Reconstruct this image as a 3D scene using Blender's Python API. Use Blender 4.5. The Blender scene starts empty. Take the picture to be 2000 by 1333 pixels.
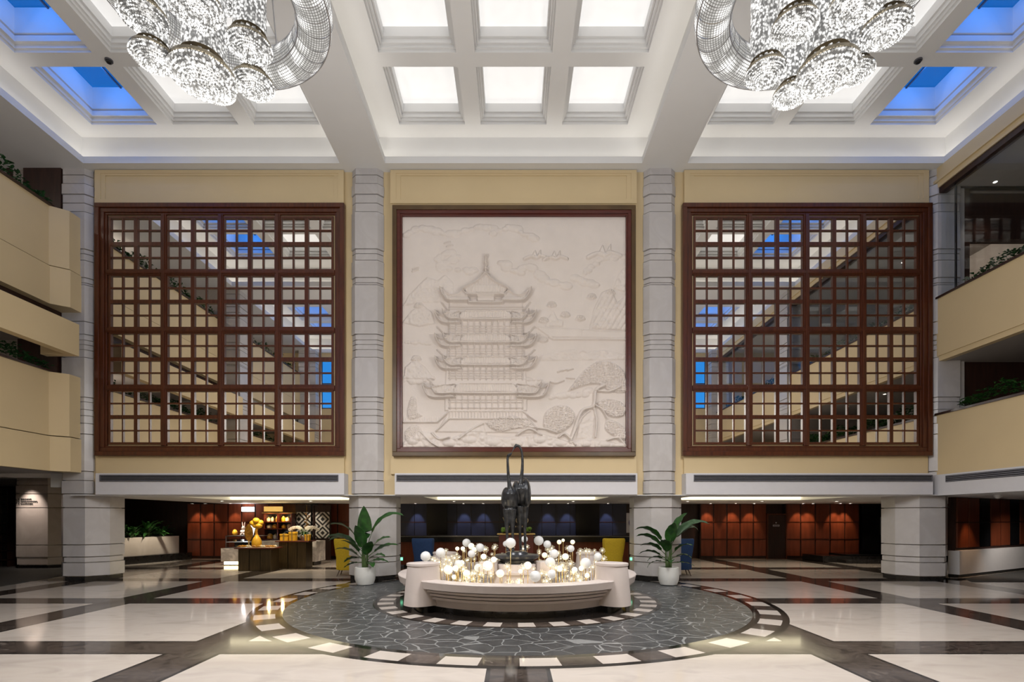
import bpy, bmesh, math, random
import numpy as np
from mathutils import Vector, Matrix
random.seed(7)
PI = math.pi
SC = bpy.context.scene
COL = SC.collection

# ------------------------------------------------------------------ helpers
EYE, FPX, CX, CY = 1.9, 1000.0, 1003.0, 1013.0
def X(px, y): return (px - CX) * y / FPX
def Z(py, y): return EYE + (CY - py) * y / FPX
def P(px, py, y): return Vector((X(px, y), y, Z(py, y)))

class MB:
    """collects shapes into one mesh"""
    def __init__(s): s.v = []; s.f = []
    def add(s, vs, fs):
        b = len(s.v); s.v += [tuple(v) for v in vs]; s.f += [tuple(b + i for i in f) for f in fs]; return s
    def box(s, x0, x1, y0, y1, z0, z1):
        if x0 > x1: x0, x1 = x1, x0
        if y0 > y1: y0, y1 = y1, y0
        if z0 > z1: z0, z1 = z1, z0
        return s.add([(x0,y0,z0),(x1,y0,z0),(x1,y1,z0),(x0,y1,z0),(x0,y0,z1),(x1,y0,z1),(x1,y1,z1),(x0,y1,z1)],
                     [(0,3,2,1),(4,5,6,7),(0,1,5,4),(1,2,6,5),(2,3,7,6),(3,0,4,7)])
    def obox(s, c, hx, hy, hz, rz=0, M=None):
        M = M or Matrix.Translation(c) @ Matrix.Rotation(rz, 4, 'Z')
        vs = [M @ Vector((a*hx, b*hy, d*hz)) for d in (-1,1) for a, b in ((-1,-1),(1,-1),(1,1),(-1,1))]
        return s.add(vs, [(0,3,2,1),(4,5,6,7),(0,1,5,4),(1,2,6,5),(2,3,7,6),(3,0,4,7)])
    def quad(s, a, b, c, d): return s.add([a,b,c,d], [(0,1,2,3)])
    def loops(s, loops, closed=True, cap0=False, cap1=False):
        n = len(loops[0]); vs = [p for L in loops for p in L]; fs = []
        for i in range(len(loops)-1):
            for j in range(n if closed else n-1):
                k = (j+1) % n
                fs.append((i*n+j, i*n+k, (i+1)*n+k, (i+1)*n+j))
        if cap0: fs.append(tuple(range(n-1,-1,-1)))
        if cap1: fs.append(tuple(range((len(loops)-1)*n, len(loops)*n)))
        return s.add(vs, fs)
    def lathe(s, prof, c=(0,0,0), seg=24, a0=0, a1=2*PI, cap=True):
        full = abs(a1-a0-2*PI) < 1e-6; n = seg if full else seg+1
        L = []
        for r, z in prof:
            L.append([(c[0]+max(r,1e-4)*math.cos(a0+(a1-a0)*k/seg), c[1]+max(r,1e-4)*math.sin(a0+(a1-a0)*k/seg), c[2]+z) for k in range(n)])
        return s.loops(L, full, cap and full, cap and full)
    def prism(s, poly, z0, z1, c=(0,0)):
        return s.loops([[(x+c[0],y+c[1],z0) for x,y in poly],[(x+c[0],y+c[1],z1) for x,y in poly]], True, True, True)
    def tube(s, pts, rad, seg=8, flat=1.0, cap=True):
        pts = [Vector(p) for p in pts]; L = []; up = Vector((0.13,0.2,1)).normalized(); N = None
        for i, p in enumerate(pts):
            t = (pts[min(i+1,len(pts)-1)] - pts[max(i-1,0)]).normalized()
            if N is None:
                N = t.cross(up); N = t.cross(Vector((1,0,0))) if N.length < .05 else N
            N = (N - t*N.dot(t)).normalized(); B = t.cross(N)
            r = rad[i] if isinstance(rad,(list,tuple)) else rad
            L.append([p + N*r*math.cos(2*PI*k/seg) + B*r*flat*math.sin(2*PI*k/seg) for k in range(seg)])
        return s.loops(L, True, cap, cap)
    def ball(s, c, r, seg=12, rings=8, sx=1, sy=1, sz=1):
        L = []
        for i in range(rings+1):
            t = PI*i/rings; rr = max(math.sin(t),1e-3)*r
            L.append([(c[0]+sx*rr*math.cos(2*PI*k/seg), c[1]+sy*rr*math.sin(2*PI*k/seg), c[2]-sz*r*math.cos(t)) for k in range(seg)])
        return s.loops(L, True, True, True)
    def octa(s, c, r):
        x,y,z = c
        return s.add([(x+r,y,z),(x-r,y,z),(x,y+r,z),(x,y-r,z),(x,y,z+r),(x,y,z-r)],
                     [(0,2,4),(2,1,4),(1,3,4),(3,0,4),(2,0,5),(1,2,5),(3,1,5),(0,3,5)])
    def frame(s, x0, x1, z0, z1, w, y0, y1):
        s.box(x0,x1,y0,y1,z0,z0+w); s.box(x0,x1,y0,y1,z1-w,z1); s.box(x0,x0+w,y0,y1,z0+w,z1-w); s.box(x1-w,x1,y0,y1,z0+w,z1-w); return s
    def mesh(s, name, off=(0,0,0)):
        me = bpy.data.meshes.new(name)
        me.from_pydata([(x-off[0],y-off[1],z-off[2]) for x,y,z in s.v], [], s.f); me.update(); return me
    def build(s, name, mat, parent=None, smooth=False, bevel=0, M=None):
        off = parent.location if (parent and not s.local_) else (0,0,0)
        me = s.mesh(name, off)
        if M: me.transform(M)
        return link(me, name, mat, parent, smooth, bevel)
    local_ = False
def LMB():
    m = MB(); m.local_ = True; return m
def link(me, name, mat, parent=None, smooth=False, bevel=0):
    bm = bmesh.new(); bm.from_mesh(me); bmesh.ops.recalc_face_normals(bm, faces=bm.faces[:]); bm.to_mesh(me); bm.free()
    o = bpy.data.objects.new(name, me); COL.objects.link(o); me.materials.append(mat)
    if parent: o.parent = parent
    if smooth:
        me.polygons.foreach_set('use_smooth', [True]*len(me.polygons))
        me.set_sharp_from_angle(angle=0.7)
    if bevel:
        b = o.modifiers.new('bevel','BEVEL'); b.width = bevel; b.segments = 2; b.limit_method = 'ANGLE'
    return o
def tag(o, label=None, cat=None, group=None, kind=None):
    if label: o['label'] = label
    if cat: o['category'] = cat
    if group: o['group'] = group
    if kind: o['kind'] = kind
    return o
def thing(name, loc, label, cat, group=None, kind=None):
    o = bpy.data.objects.new(name, None); COL.objects.link(o); o.location = loc; o.empty_display_size = .2
    return tag(o, label, cat, group, kind)
def S(o, label, cat): return tag(o, label, cat, kind='structure')
KIDS = {}
def copy_tree(o, parent=None):
    c = o.copy(); COL.objects.link(c)
    if parent: c.parent = parent
    for ch in [q for q in COL.objects if q.parent == o]: copy_tree(ch, c)
    return c

# ------------------------------------------------------------------ materials
def newmat(name):
    m = bpy.data.materials.new(name); m.use_nodes = True; nt = m.node_tree
    return m, nt, nt.nodes['Principled BSDF']
def rgb(c): return (c[0],c[1],c[2],1)
def mat(name, col, rough=.5, metal=0, var=.06, scale=6, emit=None, es=0, bump=0, spec=None, col2=None, stretch=(1,1,1), coat=0):
    m, nt, b = newmat(name); N, L = nt.nodes, nt.links
    tc = N.new('ShaderNodeTexCoord'); mp = N.new('ShaderNodeMapping'); mp.inputs['Scale'].default_value = stretch
    no = N.new('ShaderNodeTexNoise'); no.inputs['Scale'].default_value = scale; no.inputs['Detail'].default_value = 5
    cr = N.new('ShaderNodeValToRGB')
    c2 = col2 or tuple(max(0,c*(1-var*2)) for c in col)
    cr.color_ramp.elements[0].color = rgb(c2); cr.color_ramp.elements[1].color = rgb(tuple(c*(1+var) for c in col) if not col2 else col)
    cr.color_ramp.elements[0].position = .3; cr.color_ramp.elements[1].position = .7
    L.new(tc.outputs['Object'], mp.inputs[0]); L.new(mp.outputs[0], no.inputs['Vector']); L.new(no.outputs['Fac'], cr.inputs[0]); L.new(cr.outputs[0], b.inputs['Base Color'])
    b.inputs['Roughness'].default_value = rough; b.inputs['Metallic'].default_value = metal
    if spec is not None: b.inputs['Specular IOR Level'].default_value = spec
    if coat: b.inputs['Coat Weight'].default_value = coat; b.inputs['Coat Roughness'].default_value = .1
    if emit: b.inputs['Emission Color'].default_value = rgb(emit); b.inputs['Emission Strength'].default_value = es
    if bump:
        bp = N.new('ShaderNodeBump'); bp.inputs['Strength'].default_value = bump; bp.inputs['Distance'].default_value = .02
        L.new(no.outputs['Fac'], bp.inputs['Height']); L.new(bp.outputs[0], b.inputs['Normal'])
    return m
def emat(name, col, s): return mat(name, (.8,.8,.8), .5, emit=col, es=s)
def stone(name, col, vein, rough=.2, scale=1.5, amt=.5):
    m, nt, b = newmat(name); N, L = nt.nodes, nt.links
    tc = N.new('ShaderNodeTexCoord'); no = N.new('ShaderNodeTexNoise'); no.inputs['Scale'].default_value = scale; no.inputs['Detail'].default_value = 8; no.inputs['Distortion'].default_value = 1.2
    cr = N.new('ShaderNodeValToRGB'); e = cr.color_ramp.elements
    e[0].position = .35; e[0].color = rgb(col); e[1].position = .75; e[1].color = rgb(col)
    q = e.new(.5); q.color = rgb(tuple(c*(1-amt)+v*amt for c,v in zip(col,vein)))
    L.new(tc.outputs['Object'], no.inputs['Vector']); L.new(no.outputs['Fac'], cr.inputs[0]); L.new(cr.outputs[0], b.inputs['Base Color'])
    b.inputs['Roughness'].default_value = rough
    return m

M = {}
M['cream'] = mat('cream_paint', (.74,.585,.345), .6, var=.015, scale=1)
M['white'] = mat('white_paint', (.82,.82,.82), .6, var=.01, scale=1)
M['fascia'] = mat('fascia_white', (.72,.71,.74), .45, var=.01)
M['stone'] = stone('grey_limestone', (.60,.575,.57), (.50,.47,.46), .28, 1.2)
M['stone2'] = stone('warm_limestone', (.62,.55,.50), (.5,.43,.38), .3, 1.2)
M['plinth'] = stone('black_granite', (.012,.011,.011), (.03,.028,.026), .15, 4)
M['wood'] = mat('mahogany', (.115,.030,.010), .32, var=.2, scale=3, stretch=(5,5,.5), col2=(.06,.015,.005))
M['woodred'] = mat('red_mahogany', (.12,.022,.013), .3, var=.2, scale=3, stretch=(.5,5,5), col2=(.08,.016,.012))
M['bronzewood'] = mat('olive_brown_wood', (.105,.06,.022), .35, var=.15, scale=2)
M['panelwood'] = mat('cherry_panel', (.20,.05,.022), .3, var=.15, scale=2, stretch=(4,4,.5), col2=(.13,.03,.013))
M['darkwood'] = mat('dark_wood', (.035,.014,.01), .35, var=.2, scale=3, stretch=(4,4,.5))
M['navy'] = mat('navy_panel', (.03,.036,.07), .35, var=.1, scale=2)
M['black'] = mat('black_lacquer', (.008,.008,.01), .2, var=.1)
M['gold'] = mat('brushed_gold', (.66,.47,.19), .35, .8, var=.05)
M['collar'] = mat('aged_brass', (.30,.26,.19), .3, .9, var=.1)
M['steel'] = mat('brushed_steel', (.5,.5,.52), .3, 1, var=.05)
M['bronze'] = mat('dark_bronze', (.06,.063,.07), .3, .55, var=.3, scale=9, bump=.15)
M['leaf'] = mat('leaf_green', (.032,.115,.02), .38, var=.3, scale=7, col2=(.010,.042,.009))
M['leafpale'] = mat('leaf_grey_green', (.09,.16,.09), .4, var=.2, scale=9, col2=(.03,.08,.03))
M['leafdark'] = mat('leaf_dark_green', (.02,.09,.022), .45, var=.3, scale=9, col2=(.006,.03,.008))
M['stem'] = mat('plant_stem', (.07,.12,.035), .5, var=.2)
M['soil'] = mat('potting_soil', (.02,.014,.01), .9, var=.2, scale=20)
M['pot'] = mat('white_glazed_pot', (.72,.72,.69), .3, var=.02)
M['yellow'] = mat('mustard_fabric', (.52,.35,.012), .8, var=.06, scale=30, bump=.1)
M['blue'] = mat('navy_fabric', (.012,.04,.12), .8, var=.1, scale=30, bump=.1)
M['leg'] = mat('dark_walnut', (.05,.02,.01), .4)
M['slat'] = mat('vent_grey', (.10,.10,.12), .5)
M['ventgrey'] = mat('vent_blade', (.2,.2,.23), .5)
M['slatback'] = mat('vent_dark', (.015,.015,.018), .7)
M['basin'] = stone('cream_basin_stone', (.66,.59,.56), (.58,.5,.47), .4, 1)
M['relief'] = mat('carved_sandstone', (.86,.78,.725), .75, var=.02, scale=2)
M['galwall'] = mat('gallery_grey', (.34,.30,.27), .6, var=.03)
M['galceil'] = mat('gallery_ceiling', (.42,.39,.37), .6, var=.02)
M['marble'] = stone('veined_white_marble', (.72,.67,.64), (.32,.29,.28), .18, 2.2, .7)
M['brownmetal'] = mat('bronze_tint_metal', (.10,.07,.035), .3, .6, var=.15, stretch=(6,6,.3))
M['led'] = emat('warm_led', (1,.93,.82), 3.0)
M['ledwarm'] = emat('amber_led', (1,.80,.38), 5)
M['trough'] = emat('trough_light', (1,.88,.58), 1.7)
M['trough2'] = emat('trough_glow', (1,.88,.6), .45)
M['ledblue'] = emat('blue_led', (.03,.26,1), 9)
M['coffer'] = emat('painted_coffer_glow', (1,.99,.975), .47)  # glow put into the infill where hidden strips would light it
M['spotlamp'] = emat('downlight_lens', (1,.93,.8), 9)
M['green'] = emat('green_indicator', (0.02,.8,.35), 1.2)
M['signwhite'] = emat('backlit_sign', (1,.93,.92), 6)
M['yellowplastic'] = mat('golden_yellow', (.80,.45,.03), .4, var=.1)
M['amber'] = mat('amber_glaze', (.62,.30,.03), .35, var=.25, scale=14)
M['ivory'] = mat('ivory_glaze', (.75,.66,.5), .4, var=.08)
M['rabbit'] = mat('pale_ceramic', (.62,.52,.5), .4)
M['petal'] = mat('white_petal', (.85,.8,.74), .5)
M['ink'] = mat('black_ink', (.02,.02,.02), .6)
M['inkgrey'] = mat('grey_ink', (.09,.08,.08), .6)
M['paper'] = mat('poster_paper', (.62,.6,.66), .6)
M['purple'] = mat('poster_purple', (.06,.04,.22), .6)
M['brass'] = mat('letter_brass', (.8,.72,.55), .35, .3)
M['carpet'] = mat('dark_carpet', (.05,.048,.045), .6, var=.2, scale=12)
M['bread'] = mat('baked_crust', (.55,.27,.07), .7, var=.25, scale=20)
M['greenmoss'] = mat('moss_ball', (.16,.30,.04), .8, var=.3, scale=30, bump=.5)

for k in ('spotlamp','green','signwhite'): M[k].cycles.emission_sampling = 'NONE'
# mirror (the lattice is glazed with mirror)
m, nt, b = newmat('mirror_glass'); b.inputs['Base Color'].default_value = (.95,.925,.88,1); b.inputs['Metallic'].default_value = 1; b.inputs['Roughness'].default_value = .004
M['mirror'] = m
def thin_glass(name, tint, refl=.08):
    m, nt, b = newmat(name); N, L = nt.nodes, nt.links
    tr = N.new('ShaderNodeBsdfTransparent'); tr.inputs[0].default_value = rgb(tint); gl = N.new('ShaderNodeBsdfGlossy'); gl.inputs['Roughness'].default_value = .02
    mx = N.new('ShaderNodeMixShader'); lw = N.new('ShaderNodeLayerWeight'); lw.inputs[0].default_value = .2
    ma = N.new('ShaderNodeMath'); ma.operation = 'MULTIPLY_ADD'; ma.inputs[1].default_value = .10; ma.inputs[2].default_value = refl
    L.new(lw.outputs['Fresnel'], ma.inputs[0]); L.new(ma.outputs[0], mx.inputs[0]); L.new(tr.outputs[0], mx.inputs[1]); L.new(gl.outputs[0], mx.inputs[2])
    L.new(mx.outputs[0], N['Material Output'].inputs[0]); return m
M['glass'] = thin_glass('clear_glass', (.94,.96,.97), .02)
M['skyglass'] = thin_glass('skylight_glass', (.75,.85,.95), .03)

# crystal: glittering, lit from inside
def crystal(name, scale, lo, hi, col=(1,.985,.96), thr=.55):
    m, nt, b = newmat(name); N, L = nt.nodes, nt.links
    tc = N.new('ShaderNodeTexCoord'); vo = N.new('ShaderNodeTexVoronoi'); vo.inputs['Scale'].default_value = scale
    no = N.new('ShaderNodeTexNoise'); no.inputs['Scale'].default_value = scale*.5; no.inputs['Detail'].default_value = 3
    sep = N.new('ShaderNodeSeparateColor'); mul = N.new('ShaderNodeMath'); mul.operation = 'MULTIPLY'
    mr = N.new('ShaderNodeMapRange'); mr.inputs['From Min'].default_value = .12; mr.inputs['From Max'].default_value = thr; mr.inputs['To Min'].default_value = lo; mr.inputs['To Max'].default_value = hi
    L.new(tc.outputs['Object'], vo.inputs['Vector']); L.new(tc.outputs['Object'], no.inputs['Vector']); L.new(vo.outputs['Color'], sep.inputs[0])
    L.new(sep.outputs[0], mul.inputs[0]); L.new(no.outputs['Fac'], mul.inputs[1]); L.new(mul.outputs[0], mr.inputs[0])
    b.inputs['Base Color'].default_value = (.15,.15,.145,1); b.inputs['Roughness'].default_value = .15; b.inputs['Specular IOR Level'].default_value = .9
    b.inputs['Emission Color'].default_value = rgb(col); L.new(mr.outputs[0], b.inputs['Emission Strength'])
    return m
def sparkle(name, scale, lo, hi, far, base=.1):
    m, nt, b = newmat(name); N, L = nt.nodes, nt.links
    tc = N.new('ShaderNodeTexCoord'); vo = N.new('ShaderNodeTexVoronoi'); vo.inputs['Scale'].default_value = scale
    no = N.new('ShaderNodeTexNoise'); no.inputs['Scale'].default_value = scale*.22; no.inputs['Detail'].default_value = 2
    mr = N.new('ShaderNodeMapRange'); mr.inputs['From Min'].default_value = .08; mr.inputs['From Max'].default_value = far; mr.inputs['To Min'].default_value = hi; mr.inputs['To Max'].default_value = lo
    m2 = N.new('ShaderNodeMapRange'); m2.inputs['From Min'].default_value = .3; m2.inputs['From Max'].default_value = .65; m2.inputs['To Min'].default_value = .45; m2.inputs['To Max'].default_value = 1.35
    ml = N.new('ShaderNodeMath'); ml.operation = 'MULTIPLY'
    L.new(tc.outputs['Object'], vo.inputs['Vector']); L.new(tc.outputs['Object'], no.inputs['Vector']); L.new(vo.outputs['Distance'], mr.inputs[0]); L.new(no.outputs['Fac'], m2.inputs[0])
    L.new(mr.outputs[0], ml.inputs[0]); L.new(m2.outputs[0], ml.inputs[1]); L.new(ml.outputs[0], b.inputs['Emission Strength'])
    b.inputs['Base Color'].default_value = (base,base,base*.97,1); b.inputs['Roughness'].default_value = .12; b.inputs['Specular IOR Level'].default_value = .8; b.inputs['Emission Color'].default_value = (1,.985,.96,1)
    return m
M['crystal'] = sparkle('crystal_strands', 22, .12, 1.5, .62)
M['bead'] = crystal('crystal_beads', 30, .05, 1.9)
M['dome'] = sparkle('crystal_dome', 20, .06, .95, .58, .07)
M['frost'] = mat('frosted_globe', (.66,.67,.69), .6, emit=(1,.96,.88), es=.16, var=.08, scale=40)
M['glow'] = emat('glowing_globe', (1,.84,.52), .75)
M['spark'] = emat('star_light', (1,.86,.56), 4)
M['spike'] = mat('glass_fibre', (.8,.75,.6), .3, emit=(1,.88,.6), es=.25)
for k in ('crystal','bead','dome','frost','glow','spark','spike'): M[k].cycles.emission_sampling = 'NONE'
# crystal-mesh tube of the chandelier ring (uses the uv of the torus)
m, nt, b = newmat('crystal_mesh_ring'); N, L = nt.nodes, nt.links
uv = N.new('ShaderNodeUVMap'); uv.uv_map = 'uv'
br = N.new('ShaderNodeTexBrick'); br.offset = 0; br.inputs['Scale'].default_value = 1; br.inputs['Mortar Size'].default_value = .16; br.inputs['Mortar Smooth'].default_value = .4
br.inputs['Brick Width'].default_value = 1; br.inputs['Row Height'].default_value = 1
br.inputs['Color1'].default_value = (1,1,1,1); br.inputs['Color2'].default_value = (.62,.62,.62,1); br.inputs['Mortar'].default_value = (.05,.05,.05,1)
mp = N.new('ShaderNodeMapping'); mp.inputs['Scale'].default_value = (210,44,1)
L.new(uv.outputs[0], mp.inputs[0]); L.new(mp.outputs[0], br.inputs['Vector'])
mp2 = N.new('ShaderNodeMapping'); mp2.inputs['Scale'].default_value = (22,4,1); mp2.inputs['Location'].default_value = (.3,.5,0)
vo = N.new('ShaderNodeTexVoronoi'); vo.inputs['Scale'].default_value = 1; vo.inputs['Randomness'].default_value = .35
L.new(uv.outputs[0], mp2.inputs[0]); L.new(mp2.outputs[0], vo.inputs['Vector'])
mr = N.new('ShaderNodeMapRange'); mr.inputs['From Min'].default_value = .05; mr.inputs['From Max'].default_value = .42; mr.inputs['To Min'].default_value = 2.3; mr.inputs['To Max'].default_value = .42
L.new(vo.outputs['Distance'], mr.inputs[0])
ml = N.new('ShaderNodeMath'); ml.operation = 'MULTIPLY'; L.new(mr.outputs[0], ml.inputs[0]); L.new(br.outputs['Color'], ml.inputs[1])
L.new(ml.outputs[0], b.inputs['Emission Strength']); b.inputs['Emission Color'].default_value = (1,.985,.96,1)
b.inputs['Base Color'].default_value = (.12,.12,.115,1); b.inputs['Roughness'].default_value = .2
M['ringmesh'] = m; m.cycles.emission_sampling = 'NONE'

# black/white nested diamonds for the wall panels
def diamond_mat():
    m, nt, b = newmat('diamond_pattern'); N, L = nt.nodes, nt.links
    def mm(op, a, bb=None, c=None):
        n = N.new('ShaderNodeMath'); n.operation = op
        for i, v in enumerate((a,bb,c)):
            if v is None: continue
            if isinstance(v,(int,float)): n.inputs[i].default_value = v
            else: L.new(v, n.inputs[i])
        return n.outputs[0]
    tc = N.new('ShaderNodeTexCoord'); sx = N.new('ShaderNodeSeparateXYZ'); L.new(tc.outputs['Object'], sx.inputs[0])
    px = mm('PINGPONG', sx.outputs[0], .31); pz = mm('PINGPONG', sx.outputs[2], .31)
    d = mm('ADD', px, pz); s_ = mm('FRACT', mm('MULTIPLY', d, 5.0)); k = mm('GREATER_THAN', s_, .5)
    mx = N.new('ShaderNodeMix'); mx.data_type = 'RGBA'; L.new(k, mx.inputs['Factor']); mx.inputs['A'].default_value = (.02,.016,.014,1); mx.inputs['B'].default_value = (.62,.58,.52,1)
    L.new(mx.outputs['Result'], b.inputs['Base Color']); b.inputs['Roughness'].default_value = .4; return m
M['diamond'] = diamond_mat()

FCX, FCY = .08, 12.15      # the fountain's and the floor medallion's centre
def floor_mat():
    m, nt, b = newmat('polished_stone_floor'); N, L = nt.nodes, nt.links
    def mm(op, a, bb=None, c=None):
        n = N.new('ShaderNodeMath'); n.operation = op
        for i, v in enumerate((a,bb,c)):
            if v is None: continue
            if isinstance(v,(int,float)): n.inputs[i].default_value = v
            else: L.new(v, n.inputs[i])
        return n.outputs[0]
    def mixc(f, A, B):
        n = N.new('ShaderNodeMix'); n.data_type = 'RGBA'
        for sock, v in (('Factor',f),('A',A),('B',B)):
            if isinstance(v,tuple): n.inputs[sock].default_value = rgb(v)
            elif isinstance(v,(int,float)): n.inputs[sock].default_value = v
            else: L.new(v, n.inputs[sock])
        return n.outputs['Result']
    def noise(scale, detail=6, dist=0, st=(1,1,1)):
        mp = N.new('ShaderNodeMapping'); mp.inputs['Scale'].default_value = st; L.new(tc.outputs['Object'], mp.inputs[0])
        n = N.new('ShaderNodeTexNoise'); n.inputs['Scale'].default_value = scale; n.inputs['Detail'].default_value = detail; n.inputs['Distortion'].default_value = dist
        L.new(mp.outputs[0], n.inputs['Vector']); return n.outputs['Fac']
    def ramp(f, stops):
        n = N.new('ShaderNodeValToRGB'); e = n.color_ramp.elements
        e[0].position, e[0].color = stops[0][0], rgb(stops[0][1]); e[1].position, e[1].color = stops[-1][0], rgb(stops[-1][1])
        for p_, c_ in stops[1:-1]: q = e.new(p_); q.color = rgb(c_)
        L.new(f, n.inputs[0]); return n.outputs[0]
    tc = N.new('ShaderNodeTexCoord'); sx = N.new('ShaderNodeSeparateXYZ'); L.new(tc.outputs['Object'], sx.inputs[0])
    x, y = sx.outputs[0], sx.outputs[1]
    cream = ramp(noise(1.2, 7, .6, (1,2.2,1)), [(.3,(.50,.44,.395)),(.5,(.60,.535,.48)),(.72,(.56,.49,.44))])
    brown = ramp(noise(3.2, 9, 1.5), [(.35,(.03,.023,.020)),(.50,(.085,.066,.056)),(.6,(.042,.032,.028)),(.75,(.17,.14,.12))])
    black = (.014,.012,.011)
    def anyof(lst):
        r = lst[0]
        for q in lst[1:]: r = mm('MAXIMUM', r, q)
        return r
    xs = [.06, 4.55, -4.5, 9.05, -8.95, 13.1, -13.0]; ys = [3.5, 7.53, 11.78, 15.8, 19.4]
    outer = anyof([mm('COMPARE', x, c, .40) for c in xs] + [mm('COMPARE', y, c, .38) for c in ys])
    inner = anyof([mm('COMPARE', x, c, .345) for c in xs] + [mm('COMPARE', y, c, .325) for c in ys])
    col = mixc(outer, cream, black); col = mixc(inner, col, brown)
    dx = mm('SUBTRACT', x, FCX); dy = mm('SUBTRACT', y, FCY)
    r = mm('SQRT', mm('ADD', mm('MULTIPLY',dx,dx), mm('MULTIPLY',dy,dy)))
    ang = mm('ARCTAN2', dx, mm('MULTIPLY', dy, -1))
    til = mm('LESS_THAN', mm('FRACT', mm('ADD', mm('MULTIPLY', ang, 32/(2*PI)), 32.0)), .5)
    tiles = mixc(til, brown, (.60,.535,.485))
    # crazy paving
    w = N.new('ShaderNodeTexNoise'); w.inputs['Scale'].default_value = 1.4; L.new(tc.outputs['Object'], w.inputs['Vector'])
    vm = N.new('ShaderNodeVectorMath'); vm.operation = 'MULTIPLY_ADD'; vm.inputs[1].default_value = (.35,.35,0); L.new(w.outputs['Color'], vm.inputs[0]); L.new(tc.outputs['Object'], vm.inputs[2])
    vo = N.new('ShaderNodeTexVoronoi'); vo.feature = 'DISTANCE_TO_EDGE'; vo.inputs['Scale'].default_value = 2.7; L.new(vm.outputs[0], vo.inputs['Vector'])
    joint = mm('LESS_THAN', vo.outputs['Distance'], mm('MULTIPLY', noise(1.3,3), .042))
    vc = N.new('ShaderNodeTexVoronoi'); vc.inputs['Scale'].default_value = 2.7; L.new(vm.outputs[0], vc.inputs['Vector'])
    hs = N.new('ShaderNodeSeparateColor'); L.new(vc.outputs['Color'], hs.inputs[0])
    sl0 = ramp(noise(4,8), [(.3,(.034,.037,.04)),(.7,(.07,.075,.078))])
    slate = mixc(mm('MULTIPLY', hs.outputs[0], .45), sl0, (.028,.031,.036)); slate = mixc(mm('MULTIPLY', joint, .55), slate, (.40,.41,.41))
    def inside(rad, colr): 
        nonlocal col
        col = mixc(mm('LESS_THAN', r, rad), col, colr)
    inside(5.70, black); inside(5.58, tiles); inside(5.20, black); inside(5.07, slate)
    inside(3.30, black); inside(3.20, tiles); inside(2.85, (.02,.016,.014))
    L.new(col, b.inputs['Base Color'])
    ro = mixc(mm('MULTIPLY', mm('LESS_THAN', r, 5.07), mm('GREATER_THAN', r, 3.3)), (.075,.075,.075), (.33,.33,.33))
    L.new(ro, b.inputs['Roughness']); b.inputs['Specular IOR Level'].default_value = .55
    return m
M['floor'] = floor_mat()

# ------------------------------------------------------------------ world, camera
w = bpy.data.worlds.new('dusk_sky'); SC.world = w; w.use_nodes = True; nt = w.node_tree; N, L = nt.nodes, nt.links
tc = N.new('ShaderNodeTexCoord'); sx = N.new('ShaderNodeSeparateXYZ'); L.new(tc.outputs['Generated'], sx.inputs[0])
cr = N.new('ShaderNodeValToRGB'); e = cr.color_ramp.elements
e[0].position = .0; e[0].color = (.05,.36,.95,1); e[1].position = .9; e[1].color = (.0,.035,.15,1); q = e.new(.3); q.color = (.02,.22,.68,1)
L.new(sx.outputs[2], cr.inputs[0]); L.new(cr.outputs[0], N['Background'].inputs[0]); N['Background'].inputs[1].default_value = 1.0
cam = bpy.data.cameras.new('camera'); co = bpy.data.objects.new('camera', cam); COL.objects.link(co)
co.location = (0,0,EYE); co.rotation_euler = (PI/2,0,0); cam.sensor_width = 36; cam.lens = 36*FPX/2000
cam.shift_y = (CY-666.5)/2000; cam.shift_x = -(CX-1000)/2000; cam.clip_end = 200; SC.camera = co
SC.view_settings.view_transform = 'Standard'; SC.view_settings.look = 'None'; SC.view_settings.gamma = 1; SC.view_settings.use_curve_mapping = False
SC.view_settings.exposure = 0.30
cy = SC.cycles; cy.max_bounces = 5; cy.diffuse_bounces = 2; cy.glossy_bounces = 3; cy.transmission_bounces = 3; cy.transparent_max_bounces = 8
cy.caustics_reflective = False; cy.caustics_refractive = False; cy.sample_clamp_indirect = 4; cy.use_denoising = True; cy.use_adaptive_sampling = True; cy.adaptive_threshold = .02
def light(kind, name, loc, power, col=(1,1,1), size=.1, sy=None, rot=(0,0,0), spot=1.0, blend=.5):
    l = bpy.data.lights.new(name, kind); l.energy = power; l.color = col
    if kind == 'AREA':
        l.size = size
        if sy: l.shape = 'RECTANGLE'; l.size_y = sy
    elif kind == 'SPOT': l.spot_size = spot; l.spot_blend = blend; l.shadow_soft_size = size
    else: l.shadow_soft_size = size
    o = bpy.data.objects.new(name, l); COL.objects.link(o); o.location = loc; o.rotation_euler = rot; return o

# ------------------------------------------------------------------ floor
YB, YF, YW, YFAR = -1.7, 15.4, 15.6, 24.0      # wall behind the camera, pilaster fronts, mirror wall, far ground-floor wall
ZS, ZC = 12.45, 13.38                          # beam soffit, coffered ceiling
o = MB().box(-26,26,-3,25.5,-.2,0).build('floor', M['floor'])
S(o, 'polished cream stone lobby floor with dark bands and a round slate medallion', 'floor')

# ------------------------------------------------------------------ ceiling
BX = [(-12.78,-5.16),(-3.82,3.82),(5.16,12.78)]
BY = [(-1.5,5.95),(7.75,15.2)]
ceil = MB(); strip = MB(); cofp = MB()
def rect(x0,x1,y0,y1,z,d=0): return [(x0-d,y0-d,z),(x1+d,y0-d,z),(x1+d,y1+d,z),(x0-d,y1+d,z)]
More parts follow.
